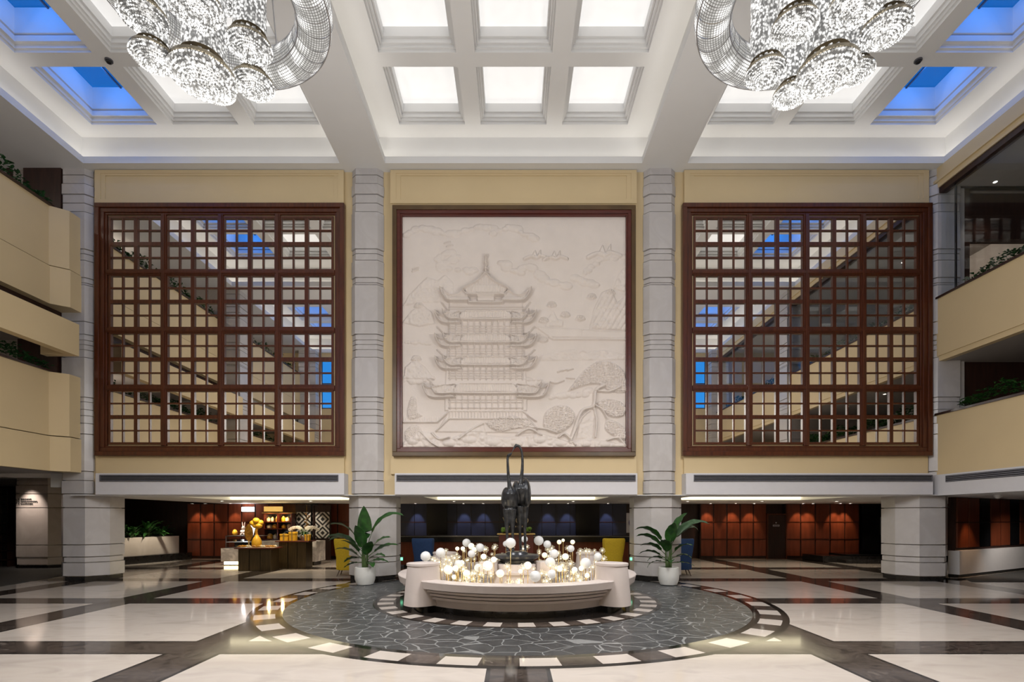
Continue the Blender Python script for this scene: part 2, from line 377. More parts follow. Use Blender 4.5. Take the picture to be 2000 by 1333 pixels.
# beam soffits as a grid around the bays
xe = [-18,BX[0][0]-.02] ; 
xs_ = [(-18,BX[0][0]),(BX[0][1],BX[1][0]),(BX[1][1],BX[2][0]),(BX[2][1],18)]
for a,b_ in xs_: ceil.box(a+ (0.10 if a>-17 else 0), b_-(0.10 if b_<17 else 0), -2.2,15.9, ZS,ZS+.06)
for (a,b_) in BX:
    ceil.box(a-.1,b_+.1,-2.2,BY[0][0]-.1,ZS,ZS+.06); ceil.box(a-.1,b_+.1,BY[0][1]+.1,BY[1][0]-.1,ZS,ZS+.06); ceil.box(a-.1,b_+.1,BY[1][1]+.1,15.9,ZS,ZS+.06)
ceiling = thing('ceiling', (0,7,ZS), 'white coffered lobby ceiling with deep beams and lit coves', 'ceiling', kind='structure')
CW = 1.91; CP = 2.37
sky_boxes = []
moulding = MB(); flat = MB()
for bi,(x0,x1) in enumerate(BX):
    for bj,(y0,y1) in enumerate(BY):
        Lp = [(0.1,ZS),(0,ZS),(0,ZS+.2),(.09,ZS+.2),(.09,ZS+.08),(.42,ZS+.08),(.22,ZC)]
        moulding.loops([rect(x0,x1,y0,y1,z,d) for d,z in Lp])
        for a in ((x0-.34,x1+.34,y0-.34,y0-.2),(x0-.34,x1+.34,y1+.2,y1+.34),(x0-.34,x0-.2,y0-.2,y1+.2),(x1+.2,x1+.34,y0-.2,y1+.2)):
            strip.quad((a[0],a[2],ZS+.1),(a[1],a[2],ZS+.1),(a[1],a[3],ZS+.1),(a[0],a[3],ZS+.1))
        xc = (x0+x1)/2
        if bi != 1: xc = math.copysign(8.97, xc)
        ycs = [14.92-CW/2-k*2.31 for k in range(3)] if bj else [y0+.45+CW/2+k*2.33 for k in range(3)]
        xcs = [xc-CP,xc,xc+CP]
        gx = [x0-.25]+[v for q in xcs for v in (q-CW/2,q+CW/2)]+[x1+.25]; yy = sorted(ycs)
        gy = [y0-.25]+[v for q in yy for v in (q-CW/2,q+CW/2)]+[y1+.25]
        for i in range(7):
            for j in range(7):
                if i%2 and j%2:
                    a = (gx[i],gx[i+1],gy[j],gy[j+1])
                    sky = (bi==0 and i==1) or (bi==2 and i==5)
                    if sky:
                        flat.loops([rect(*a,z,-d) for d,z in ((0,ZC),(0,ZC+.07),(.05,ZC+.07),(.05,ZC+.16),(.13,ZC+.16))])
                        sky_boxes.append((a,bj))
                    else:
                        flat.loops([rect(*a,z,-d) for d,z in ((0,ZC),(0,ZC+.08),(.05,ZC+.08),(.05,ZC+.15),(.10,ZC+.15),(.10,ZC+.26),(.15,ZC+.26),(.15,ZC+.5))])
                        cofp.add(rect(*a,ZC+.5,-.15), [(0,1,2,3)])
                else:
                    flat.add(rect(gx[i],gx[i+1],gy[j],gy[j+1],ZC), [(0,1,2,3)])
# roof over everything so that no sky leaks in
ceil.box(-18.2,18.2,-2.4,16.2,14.75,14.9) if False else None
ceil.build('beam', M['white'], ceiling); moulding.build('cove_moulding', M['white'], ceiling); flat.build('coffered_panel', M['white'], ceiling)
tag(strip.build('cove_light', M['led'], ceiling), 'warm strip light hidden behind the cove lip'); tag(cofp.build('painted_glow_panel', M['coffer'], ceiling), 'white coffer infill with the cove glow put into its emission')
# skylights
sky_boxes.sort(key=lambda q:(q[0][0]>0, -q[0][2]))
for n,(a,bj) in enumerate(sky_boxes):
    side = 'left' if a[0] < 0 else 'right'
    row = ['nearest the mirrored wall','second from the mirrored wall','third from the mirrored wall','fourth from the mirrored wall','fifth from the mirrored wall','farthest from the mirrored wall'][n%6]
    r_ = thing('window_%d'%(n+1), ((a[0]+a[1])/2,(a[2]+a[3])/2,ZC+.16), 'blue lit square skylight in the %s ceiling bay, %s'%(side,row), 'skylight', kind='structure')
    mb = MB(); z1 = ZC+.98
    mb.loops([rect(*a,z,-d) for d,z in ((.13,ZC+.16),(.13,ZC+.30),(.04,ZC+.30),(.04,ZC+.34),(.13,ZC+.36),(.13,z1))]); mb.build('skylight_shaft', M['white'], r_)
    lx,ly = (a[0]+a[1])/2,(a[2]+a[3])/2
    MB().lathe([(.05,z1-.05),(.05,z1-.02),(.001,z1-.02)],(lx,ly,0),12).build('blue_lamp', M['ledblue'], r_)
    light('POINT','skylight_blue_lamp',(lx,ly,z1-.22),16,(.0,.24,1),.03)
    mb = MB(); xm = (a[0]+a[1])/2
    mb.box(a[0]+.1,a[1]-.1,a[2]+.1,a[3]-.1,z1,z1+.02); mb.build('pane', M['skyglass'], r_)
    mb = MB(); mb.box(xm-.02,xm+.02,a[2]+.1,a[3]-.1,z1-.04,z1); mb.build('glazing_bar', M['slat'], r_)
# two small dark ceiling cameras
for px,lab in ((211,'left'),(1780,'right')):
    p = Vector((X(px,12.85)*1.0, 12.82, ZC)); p.x = math.copysign(10.13, p.x)
    t = thing('ceiling_camera', p, 'small black ceiling camera between skylights of the %s bay'%lab, 'camera')
    MB().lathe([(.09,0),(.09,-.03),(.075,-.03)], p, 16).build('mounting_ring', M['slat'], t, True)
    MB().lathe([(.07,-.03),(.055,-.075),(.02,-.095)], p, 16).build('dome', M['black'], t, True)

# ------------------------------------------------------------------ mirror wall (upper storeys)
wall = MB()
wall.box(-13.4,13.65,YW,15.9,2.6,ZS); wall.box(-26,-13.4,15.62,15.9,3.42,6); wall.box(-14.2,-13.4,15.6,15.9,6,ZS); wall.box(13.65,26,15.62,15.9,2.6,4)
for x0,x1 in ((-12.65,-5.13),(-3.72,3.72),(5.16,12.55)):
    wall.box(x0,x1,15.5,YW,3.24,12.43)
    # raised border that leaves a sunk band along the top
    wall.box(x0,x1,15.46,15.5,12.33,12.43); wall.box(x0,x0+.17,15.46,15.5,11.55,12.33); wall.box(x1-.17,x1,15.46,15.5,11.55,12.33)
    wall.box(x0+.17,x1-.17,15.475,15.5,12.27,12.33); wall.box(x0+.17,x0+.3,15.48,15.5,11.55,12.27); wall.box(x1-.3,x1-.17,15.48,15.5,11.55,12.27)
    wall.box(x0,x1,15.46,15.5,11.42,11.55)
S(wall.build('wall_back', M['cream']), 'cream panelled wall that carries the lattices and the carved mural', 'wall')
TR = [('left',-12.42,-5.03,-12.27,-5.2),('centre',-3.53,3.68,-3.47,3.62),('right',5.12,12.46,5.35,12.42)]
nt_ = 0
def vent(label, x0,x1,z0,z1,y, rot=None):
    t = thing('air_vent', ((x0+x1)/2,y,z0), label, 'vent', 'linear air vents')
    MB().box(x0,x1,y-.004,y-.001,z0,z1).build('vent_opening', M['slatback'], t)
    MB().frame(x0,x1,z0,z1,.02,y-.03,y-.004).build('frame', M['slat'], t)
    m_ = MB()
    for k in range(4):
        zz = z0+(k+.5)*(z1-z0)/4; m_.box(x0+.02,x1-.02,y-.024,y-.006,zz-.007,zz+.007)
    m_.build('slat', M['ventgrey'], t); return t
for lab,x0,x1,v0,v1 in TR:
    nt_ += 1
    o = MB().box(x0,x1,15.2,15.6,2.60,3.24).build('trim_%d'%nt_, M['fascia'], bevel=.01)
    S(o, 'white bulkhead below the %s'%{'left':'left mirrored lattice','centre':'carved mural','right':'right mirrored lattice'}[lab], 'trim')
    vent('long grey slotted air vent below the %s'%{'left':'left mirrored lattice','centre':'carved mural','right':'right mirrored lattice'}[lab], v0,v1,2.995,3.19,15.2)

# ------------------------------------------------------------------ stone pilasters
BR = [1128,1101,1090,1066,993,966]                 # base joints (photo rows), then the shaft
SR = [966,940,922,849,828,813,801,786,777,699,684,674,665,654,629,557,553,543,509,496,487,414,397,380,359,342,326]
def oct_poly(hw, ch, dep):
    return [(-hw,0),(hw,0),(hw+ch,ch),(hw+ch,dep-ch),(hw,dep),(-hw,dep),(-hw-ch,dep-ch),(-hw-ch,ch)]
def inset(poly, d):
    cx = sum(p[0] for p in poly)/len(poly); cyy = sum(p[1] for p in poly)/len(poly)
    out = []
    for x,y in poly:
        out.append((x - math.copysign(min(d,abs(x-cx)),x-cx), y - math.copysign(min(d,abs(y-cyy)),y-cyy)))
    return out
def stack(mb, poly, zs, c, rot=0, yref=0):
    R = Matrix.Rotation(rot,2)
    loops = []
    for i in range(len(zs)-1):
        a,b_ = zs[i],zs[i+1]; h = b_-a; out = -.018 if h < .3 else 0
        for zz,d in ((a+.001,.055),(a+.026,.055),(a+.028,out),(b_-.001,out)):
            loops.append([(c[0]+(R@Vector(p)).x, c[1]+(R@Vector(p)).y, zz) for p in inset(poly,d)])
    mb.loops(loops, True, True, True)
def pilaster(name, xb, hb, xs, label, yf=YF, rot=0, zt=ZS, basepoly=None, shaftx=.30):
    t = thing(name, (xb if rot==0 else xs, yf, 0), label, 'pillar', kind='structure')
    zb = [Z(v,15.35) for v in BR]; zb[0] = .13; zs = [Z(v,15.4) for v in SR]; zs[-1] = zt
    m_ = MB(); stack(m_, oct_poly(hb,.42,1.44), zb, (xb,yf), rot); m_.build('base_block', M['stone'], t)
    m_ = MB(); stack(m_, [(-shaftx-.04,0),(shaftx+.04,0),(shaftx+.19,.15),(shaftx+.19,.6),(-shaftx-.19,.6),(-shaftx-.19,.15)], [zb[-1]]+zs[1:], (xs,yf), rot); m_.build('shaft', M['stone'], t)
    m_ = MB(); pp = inset(oct_poly(hb,.42,1.44),.03); R = Matrix.Rotation(rot,2)
    m_.loops([[(xb+(R@Vector(p)).x, yf+(R@Vector(p)).y, zz) for p in pp] for zz in (0,.13)], True, True, True); m_.build('plinth', M['plinth'], t)
    return t
pilaster('pillar', -4.35,.31,-4.43, 'grey banded stone pillar between left lattice and carved mural')
pilaster('pillar', 4.45,.31,4.43, 'grey banded stone pillar between carved mural and right lattice')
pilaster('pillar', -13.22,.33,-13.25, 'grey banded stone pillar at the left corner of the mirrored wall')
pilaster('pillar', 12.6,.39,13.1, 'grey banded stone pillar at the right corner of the mirrored wall')
# pillars on the two side walls under the cross beam (seen in the mirrors)
for s in (-1,1):
    pilaster('pillar', s*12.95,.31,s*12.95, 'grey banded stone pillar half way along the %s gallery side, seen in the mirror'%('left' if s<0 else 'right'), 6.85, PI/2 if s<0 else -PI/2) if False else None
    t = thing('pillar', (s*13.3,6.85,0), 'grey banded stone pillar midway along the %s gallery, seen in the mirrored lattice'%('left' if s<0 else 'right'), 'pillar', kind='structure')
    zs = [0]+[Z(v,15.4) for v in BR[1:]]+[Z(v,15.4) for v in SR[1:]]; zs[-1] = ZS
    m_ = MB(); stack(m_, [(-.5,-.55),(.5,-.55),(.5,.55),(-.5,.55)], zs, (s*13.1,6.85)); m_.build('shaft', M['stone'], t)
    t = thing('pillar', (s*13.1,YB+.3,0), 'grey banded stone pillar at the %s end of the window wall, seen in the mirrored lattice'%('left' if s<0 else 'right'), 'pillar', kind='structure')
    m_ = MB(); stack(m_, [(-.55,-.3),(.55,-.3),(.55,.3),(-.55,.3)], zs, (s*12.95,YB+.3)); m_.build('shaft', M['stone'], t)
# wall behind the camera with its tall blue window band
m_ = MB(); m_.box(-26,26,YB-.3,YB,0,8.9); m_.box(-18,-12.3,YB-.3,YB,8.9,ZS); m_.box(12.3,18,YB-.3,YB,8.9,ZS); m_.box(-12.3,12.3,YB-.3,YB,12.2,ZS); m_.box(-2.2,2.2,YB-.3,YB,8.9,12.2)
S(m_.build('wall_front', M['cream']), 'cream entrance wall with a high window band, seen in the mirrors', 'wall')
for k,(a,b_) in enumerate(((-12.3,-2.2),(2.2,12.3))):
    r_ = thing('window_%d'%(13+k), ((a+b_)/2,YB-.15,8.9), 'high dusk blue window band seen in the %s mirrored lattice'%('left' if k==0 else 'right'), 'window', kind='structure')
    MB().box(a,b_,YB-.17,YB-.16,8.9,12.2).build('pane', M['glass'], r_)
    mm_ = MB(); n = 8
    for i in range(n+1):
        xx = a+(b_-a)*i/n; mm_.box(xx-.04,xx+.04,YB-.2,YB-.1,8.9,12.2)
    mm_.box(a,b_,YB-.2,YB-.1,8.9,8.98); mm_.box(a,b_,YB-.2,YB-.1,12.1,12.2); mm_.box(a,b_,YB-.2,YB-.1,10.5,10.56); mm_.build('window_frame', M['slat'], r_)

# ------------------------------------------------------------------ mirrored lattices
LATX0, LATX1, LATZ0, LATZ1 = 5.08, 12.57, 3.78, 11.37
def lattice(sgn, label):
    xc = sgn*(LATX0+LATX1)/2; hw = (LATX1-LATX0)/2
    t = thing('mirror_lattice', (xc,15.5,LATZ0), label, 'lattice', 'mahogany mirror lattices')
    m_ = LMB(); h = LATZ1-LATZ0
    m_.frame(-hw,hw,0,h,.13,-.16,-.001); m_.frame(-hw+.13,hw-.13,.13,h-.13,.12,-.11,-.001); m_.frame(-hw+.25,hw-.25,.25,h-.25,.06,-.07,-.001)
    m_.build('outer_frame', M['wood'], t, bevel=.012)
    gx0, gz0, pw, ph = -hw+.31, .31, (2*hw-.62)/4, (h-.62)/4
    m_ = LMB()
    for i in range(1,4):
        xx = gx0+pw*i; m_.box(xx-.075,xx+.075,-.09,-.001,gz0,gz0+4*ph); m_.box(xx-.04,xx+.04,-.115,-.09,gz0,gz0+4*ph)
        zz = gz0+ph*i; m_.box(gx0,gx0+4*pw,-.088,-.002,zz-.075,zz+.075); m_.box(gx0,gx0+4*pw,-.112,-.088,zz-.04,zz+.04)
    m_.build('mullion', M['wood'], t, bevel=.006)
    sm = LMB(); a = pw/2-.04; c = ph/2-.04; FW = .065
    sm.frame(-a,a,-c,c,FW,-.06,-.006); sm.box(-.055,.055,-.055,-.006,-c+FW,c-FW); sm.box(-a+FW,a-FW,-.055,-.006,-.055,.055)
    q = (a-FW+.055)/2; q2 = (c-FW+.055)/2
    for s in (-1,1):
        sm.box(s*q-.02,s*q+.02,-.045,-.006,-c+FW,c-FW); sm.box(-a+FW,a-FW,-.044,-.006,s*q2-.02,s*q2+.02)
    sash0 = None
    for i in range(4):
        for j in range(4):
            if sash0 is None:
                sash0 = sm.build('sash', M['wood'], t); g = LMB(); g.box(-a,a,-.006,-.004,-c,c); pane0 = g.build('mirror_pane', M['mirror'], sash0); so = sash0
            else:
                so = sash0.copy(); COL.objects.link(so); so.parent = t; po = pane0.copy(); COL.objects.link(po); po.parent = so
            so.location = (gx0+pw*(i+.5), 0, gz0+ph*(j+.5))
    return t
lattice(-1, 'mahogany mirrored lattice left of the carved mural')
lattice(1, 'mahogany mirrored lattice right of the carved mural')

# ------------------------------------------------------------------ carved mural
def mural():
    x0,x1,z0,z1 = X(784,15.45),X(1225,15.45),Z(878,15.45),Z(421,15.45)
    t = thing('relief_mural', (0,15.5,3.78), 'large pale carved relief mural of a tiered pagoda in a mahogany frame', 'mural')
    m_ = MB(); fx0,fx1,fz0,fz1 = X(767,15.4),X(1241,15.4),Z(892,15.4),Z(403,15.4)
    m_.frame(fx0,fx1,fz0,fz1,.13,15.33,15.499); m_.build('outer_frame', M['bronzewood'], t, bevel=.012)
    m_ = MB(); m_.frame(fx0+.13,fx1-.13,fz0+.13,fz1-.13,.10,15.36,15.498); m_.frame(fx0+.21,fx1-.21,fz0+.21,fz1-.21,.07,15.40,15.497); m_.build('inner_frame', M['woodred'], t, bevel=.01)
    NU,NV = 560,576
    U0,U1,V0,V1 = 62.,1190.,88.,1250.
    uu = np.linspace(U0,U1,NU); vv = np.linspace(V0,V1,NV); UU,VV = np.meshgrid(uu,vv)
    H = np.zeros_like(UU)
    rs = np.random.RandomState(4)
    def vnoise(sc, seed):
        r = np.random.RandomState(seed); n = 64; g = r.rand(n,n)
        a = (UU/sc)%n; b = (VV/sc)%n; i = a.astype(int); j = b.astype(int); fa = a-i; fb = b-j
        fa = fa*fa*(3-2*fa); fb = fb*fb*(3-2*fb); i1 = (i+1)%n; j1 = (j+1)%n
        return (g[j,i]*(1-fa)+g[j,i1]*fa)*(1-fb)+(g[j1,i]*(1-fa)+g[j1,i1]*fa)*fb
    def inpoly(pts):
        m = np.zeros(UU.shape,bool); n = len(pts)
        for k in range(n):
            (xa,ya),(xb,yb) = pts[k],pts[(k+1)%n]
            if ya == yb: continue
            c = ((ya>VV)!=(yb>VV)) & (UU < (xb-xa)*(VV-ya)/(yb-ya)+xa); m ^= c
        return m
    def pdist(pts):
        d = np.full(UU.shape,1e9)
        for (xa,ya),(xb,yb) in zip(pts[:-1],pts[1:]):
            dx,dy = xb-xa,yb-ya; l2 = dx*dx+dy*dy+1e-9
            tt = np.clip(((UU-xa)*dx+(VV-ya)*dy)/l2,0,1); d = np.minimum(d, np.hypot(UU-xa-tt*dx,VV-ya-tt*dy))
        return d
    def smooth(pts, n=6):
        P_ = [pts[0]]+list(pts)+[pts[-1]]; out = []
        for i in range(1,len(P_)-2):
            p0,p1,p2,p3 = [np.array(q,float) for q in P_[i-1:i+3]]
            for k in range(n):
                s = k/n; out.append(tuple(.5*((2*p1)+(-p0+p2)*s+(2*p0-5*p1+4*p2-p3)*s*s+(-p0+3*p1-3*p2+p3)*s**3)))
        return out+[tuple(pts[-1])]
    def fill(pts, h, edge=8, tex=None, sm=False):
        nonlocal H
        if sm: pts = smooth(list(pts)+[pts[0]])[:-1]
        m = inpoly(pts); d = pdist(list(pts)+[pts[0]]); b = np.clip(d/edge,0,1); b = np.sqrt(np.clip(1-(1-b)**2,0,1))
        hh = h*b
        if tex is not None: hh = hh+tex*b
        H = np.where(m, np.maximum(H*.55, 0)+hh, H)
    def stroke(pts, r, h, sm=True):
        nonlocal H
        if sm and len(pts) > 2: pts = smooth(pts)
        d = pdist(pts); H = np.maximum(H, H*.4+h*np.sqrt(np.clip(1-(d/r)**2,0,1)))
    mir = lambda pts,c=484: [(2*c-u,v) for u,v in pts]
    # clouds and far mountains
    def cloud(path, r, h, seed):
        r_ = np.random.RandomState(seed)
        for (u,v) in smooth(path,4):
            rr = r*(.6+.8*r_.rand()); uu_,v_ = u+r_.randn()*r*.3, v+r_.randn()*r*.25
            nonlocal_add(uu_,v_,rr*1.5,rr,h)
    def nonlocal_add(u,v,ra,rb,h):
        nonlocal H
        q = ((UU-u)/ra)**2+((VV-v)/rb)**2
        H = np.maximum(H, h*np.sqrt(np.clip(1-q,0,1))+H*.25)
    cloud([(90,185),(150,150),(230,165),(330,180),(430,145),(520,150)],15,.028,1)
    cloud([(520,180),(600,140),(680,180),(730,200)],15,.03,2)
    cloud([(250,300),(300,270),(340,300),(250,340),(380,360),(430,365)],15,.024,3)
    cloud([(560,320),(640,370),(700,340),(770,400),(880,435)],16,.034,5)
    cloud([(925,400),(960,410),(1040,430)],15,.03,6)
    cloud([(980,370),(1050,310),(1110,290),(1180,300)],13,.026,7)
    cloud([(70,900),(130,915),(220,900)],12,.024,8); cloud([(75,720),(130,715),(200,725)],8,.02,9)
    cloud([(690,900),(760,905)],8,.02,10); cloud([(810,995),(880,980),(960,975),(1010,955)],13,.028,11)
    mt = lambda seed: .022*(vnoise(22,seed)-.4)+.014*(vnoise(9,seed+1)-.5)
    fill([(65,540),(100,480),(150,430),(190,390),(240,410),(280,380),(320,420),(330,500),(240,520),(150,520)],.022,14,mt(21))
    fill([(65,620),(110,560),(160,525),(215,570),(230,625),(150,640)],.03,12,mt(23))
    fill([(70,900),(80,840),(130,800),(180,840),(230,905)],.032,12,mt(25))
    fill([(1000,650),(1020,560),(1060,470),(1110,450),(1140,520),(1188,480),(1188,660)],.022,14,mt(27)+.02*np.abs(np.sin(UU*.12+VV*.07)))
    fill([(1120,450),(1145,380),(1188,330),(1188,470)],.02,10,mt(29))
    fill([(780,640),(800,590),(820,555),(840,600),(870,610),(870,640)],.022,9,mt(31))
    # river terraces
    fill([(735,645),(1190,668),(1190,700),(800,692)],.026,7); stroke([(800,692),(820,702),(1190,704)],5,.04,False); stroke([(735,645),(900,652),(1040,662),(1190,668)],4,.03,False)
    fill([(760,780),(860,760),(930,750),(960,785),(1010,760),(1080,755),(1188,780),(1188,805),(760,810)],.018,10,mt(33))
    for a,b_ in ((775,800),(840,775),(950,770),(1040,790)): stroke([(a,b_),(a+20,b_-10),(a+45,b_+2)],3,.02)
    # birds and cranes in the sky
    def bird(u,v,s,h=.05):
        stroke([(u-2.2*s,v+.3*s),(u-s,v-.2*s),(u,v+.1*s),(u+s,v-.3*s),(u+2.2*s,v+.1*s)],.32*s,h)
        fill([(u-.9*s,v-.1*s),(u-.2*s,v-1.5*s),(u+.25*s,v-.05*s)],h*.7,4); fill([(u+.1*s,v-.1*s),(u+.9*s,v-1.6*s),(u+1.0*s,v-.1*s)],h*.7,4)
    bird(735,296,26); bird(832,300,26); bird(1075,284,36)
    for u,v in ((290,222),(303,238),(132,350),(130,362),(858,862),(880,858),(905,855)): stroke([(u-14,v+3),(u,v-2),(u+14,v-5)],3.5,.04)
    stroke([(808,915),(835,920),(872,908)],5,.045); stroke([(888,895),(925,898)],4,.04)
    # pagoda body
    fill([(300,500),(668,500),(668,560),(690,980),(690,1060),(278,1060),(278,980),(300,560)],.03,6)
    for v in (545,556,640,652,664,676,752,764,776,788,862,874,886,898,1005,1018,1046): stroke([(300,v),(668,v)],2.6,.058,False)
    for k in range(13):
        u = 306+k*30
        for a,b_ in ((614,690),(728,800),(842,905),(985,1050)): stroke([(u,a),(u,b_)],2.8,.055,False)
    def tier(yb, hw, wing, hgt=36):
        y0 = yb-hgt
        fill([(484-hw+20,y0),(484+hw-20,y0),(484+hw+16,yb),(484-hw-16,yb)],.075,6,.012*np.sin(UU*.9))
        stroke([(484-hw-22,yb-12),(484-hw-8,yb+3),(484+hw+8,yb+3),(484+hw+22,yb-12)],5.5,.115)
        stroke([(484-hw+34,y0),(484+hw-34,y0)],4,.10,False)
        for f in (lambda q:q, mir):
            xl = 484-hw; tx = xl-wing
            out = [(tx,y0-4),(tx+4,y0+14),(tx+20,yb+6),(tx+44,yb+21),(tx+80,yb+24),(xl+2,yb+22),(xl+2,y0+10),(xl-24,y0+8),(xl-60,y0+6),(tx+30,y0+16)]
            fill(f(out),.055,5,.014*np.sin(UU*1.15)); stroke(f([(tx,y0-4),(tx+4,y0+14),(tx+20,yb+6),(tx+44,yb+21),(tx+80,yb+24),(xl+4,yb+22)]),4.5,.125)
            stroke(f([(tx,y0-4),(tx+14,y0+12),(tx+40,y0+22),(xl-44,y0+10)]),3,.10)
            ix = tx+38
            inn = [(ix,y0-8),(ix+5,y0+8),(ix+18,yb-6),(ix+40,yb+7),(xl+2,yb+7),(xl+8,y0+4),(xl-14,y0+12),(ix+30,y0+10)]
            fill(f(inn),.09,5,.014*np.sin(UU*1.15)); stroke(f([(ix,y0-8),(ix+5,y0+8),(ix+18,yb-6),(ix+40,yb+7),(xl+4,yb+7)]),4,.135); stroke(f([(ix,y0-8),(ix+12,y0+6),(ix+34,y0+12),(xl+6,y0+2)]),3,.12)
    tier(606,134,118); tier(722,128,124); tier(833,128,124); tier(972,160,154,44)
    # top roof
    fill([(484,382),(440,425),(372,460),(390,486),(578,486),(596,460),(528,425)],.09,9,.012*np.sin(UU*.8))
    stroke([(484,384),(440,425),(374,462),(388,484),(405,488),(563,488),(580,484),(594,462),(528,425),(484,384)],5,.13)
    fill([(420,440),(548,440),(560,482),(408,482)],.05,5)
    for f in (lambda q:q, mir):
        c_ = [(258,455),(272,490),(305,517),(402,519),(376,470),(345,488),(300,490)]
        fill(f(smooth(c_+[c_[0]])[:-1]),.08,8,.012*np.sin(UU*1.0+VV*.5)); stroke(f([(258,455),(272,490),(305,518),(402,520)]),5,.125); stroke(f([(258,455),(300,488),(345,486),(374,464)]),4,.11)
        stroke(f([(262,520),(285,548),(300,555)]),3,.04); stroke(f([(240,640),(270,670),(300,672)]),3,.04); stroke(f([(240,755),(275,785),(300,787)]),3,.04)
    stroke([(402,520),(412,528),(556,528),(566,520)],5,.12); fill([(440,490),(528,490),(528,520),(440,520)],.06,4)
    for v,r_ in ((292,9),(304,7),(328,12),(342,8),(357,15),(370,9),(380,22)): nonlocal_add(484,v,r_,5.5,.10)
    stroke([(484,284),(484,384)],4,.08,False)
    # terrace and stairs
    fill([(236,1165),(300,1062),(668,1062),(740,1140),(740,1170)],.03,6); stroke([(70,1116),(240,1116),(300,1062),(668,1062),(735,1110)],4,.06,False); stroke([(236,1160),(300,1100),(690,1100),(740,1150)],4,.07,False)
    for k in range(20): stroke([(75+k*8.6,1092),(75+k*8.6,1116)],1.6,.02,False)
    for k in range(24): stroke([(304+k*15.6,1066),(304+k*15.6,1098)],2.4,.05,False)
    # trees
    lf = lambda s,seed,h: h*(np.abs(np.sin((UU+14*vnoise(17,seed))*s)*np.sin((VV+14*vnoise(13,seed+1))*s*1.2)))
    def crown(pts,h,seed,s=.26): fill(pts,h,12,lf(s,seed,.05)-.012,True)
    crown([(890,965),(935,905),(985,850),(1050,812),(1120,820),(1170,860),(1188,920),(1185,965),(1110,965),(1050,930),(980,935)],.05,41)
    crown([(1035,1020),(1080,1000),(1150,1010),(1185,1050),(1160,1090),(1100,1085)],.05,43); crown([(1085,1100),(1130,1110),(1180,1150),(1180,1205),(1130,1190),(1080,1150)],.05,45)
    crown([(770,1130),(780,1070),(830,1035),(890,1035),(930,1080),(910,1130),(850,1170),(790,1160)],.055,47)
    crown([(480,1120),(540,1095),(610,1085),(680,1100),(720,1140),(640,1150),(560,1165),(510,1150)],.05,49,.3)
    crown([(90,1060),(110,990),(135,1000),(140,1060),(165,1085),(100,1100)],.03,51,.4); crown([(80,1160),(120,1130),(160,1150),(150,1215),(85,1210)],.035,53,.35)
    for u,v in ((812,530),(880,580),(955,598),(148,535),(135,798),(772,608),(1012,490),(1105,470),(770,705)): crown([(u-26,v+8),(u-12,v-14),(u+14,v-14),(u+26,v+6),(u,v+16)],.035,int(u),.5)
    stroke([(905,1215),(930,1140),(965,1060),(1020,1035),(1032,960),(1075,935)],9,.085); stroke([(1020,1035),(1036,1110),(1030,1190)],6,.07); stroke([(1030,960),(1100,965),(1150,945)],5,.08)
    stroke([(700,1140),(780,1150),(840,1170)],5,.06); stroke([(1020,1030),(1060,1050),(1090,1100)],4,.07); stroke([(905,1215),(960,1100),(1000,1060)],5,.06)
    fill([(935,1200),(955,1090),(1005,1050),(1030,1060),(1020,1200)],.03,12,mt(61))
    # rocks along the foot
    rk = lambda s: .03*np.abs(vnoise(26,s)-.5)*2+.015*vnoise(11,s+1)
    fill([(62,1250),(70,1215),(160,1160),(220,1165),(265,1215),(320,1190),(400,1160),(470,1120),(490,1180),(600,1190),(760,1170),(830,1190),(900,1215),(1000,1195),(1090,1210),(1188,1230),(1188,1250)],.035,14,rk(71))
    for pts in ([(160,1165),(210,1215),(250,1240)],[(350,1200),(420,1150),(470,1125)],[(640,1180),(700,1150),(760,1180)],[(850,1190),(880,1175),(930,1230)],[(1090,1205),(1140,1195),(1185,1235)],[(215,1170),(250,1200),(300,1190)]): stroke(pts,6,.075)
    for u,v,r_ in ((120,1215,26),(190,1190,30),(300,1222,30),(400,1205,32),(520,1215,36),(640,1222,30),(750,1205,30),(860,1222,28),(980,1225,26),(1080,1228,26),(1150,1232,22)): nonlocal_add(u,v,r_*1.3,r_*.7,.07)
    H += .006*(vnoise(60,81)-.5)
    for v in (320,552,780,1010): H -= .006*(np.abs(VV-v)<1.6)
    for u in (510,740,965): H -= .006*(np.abs(UU-u)<1.6)
    # one pass of blur
    Hp = np.pad(H,1,mode='edge'); H = (Hp[1:-1,1:-1]*4+Hp[:-2,1:-1]+Hp[2:,1:-1]+Hp[1:-1,:-2]+Hp[1:-1,2:])/8 + .0025*(rs.rand(NV,NU)-.5)
    edge = np.minimum(np.minimum(UU-U0,U1-UU),np.minimum(VV-V0,V1-VV)); H *= np.clip(edge/12,0,1)
    XX = x0+(UU-U0)/(U1-U0)*(x1-x0); ZZ = z1-(VV-V0)/(V1-V0)*(z1-z0); YY = 15.488-np.clip(H,0,.2)*1.85
    co_ = np.stack([XX-t.location.x,YY-t.location.y,ZZ-t.location.z],-1).reshape(-1,3)
    me = bpy.data.meshes.new('carved_panel'); idx = np.arange(NU*NV).reshape(NV,NU)
    q = np.stack([idx[:-1,:-1],idx[1:,:-1],idx[1:,1:],idx[:-1,1:]],-1).reshape(-1,4)
    me.vertices.add(len(co_)); me.vertices.foreach_set('co',co_.ravel()); me.loops.add(q.size); me.loops.foreach_set('vertex_index',q.ravel())
    me.polygons.add(len(q)); me.polygons.foreach_set('loop_start',np.arange(0,q.size,4)); me.polygons.foreach_set('loop_total',np.full(len(q),4)); me.polygons.foreach_set('use_smooth',np.ones(len(q),bool)); me.update(); me.validate()
    o = bpy.data.objects.new('carved_panel',me); COL.objects.link(o); o.parent = t; me.materials.append(M['relief'])
mural()
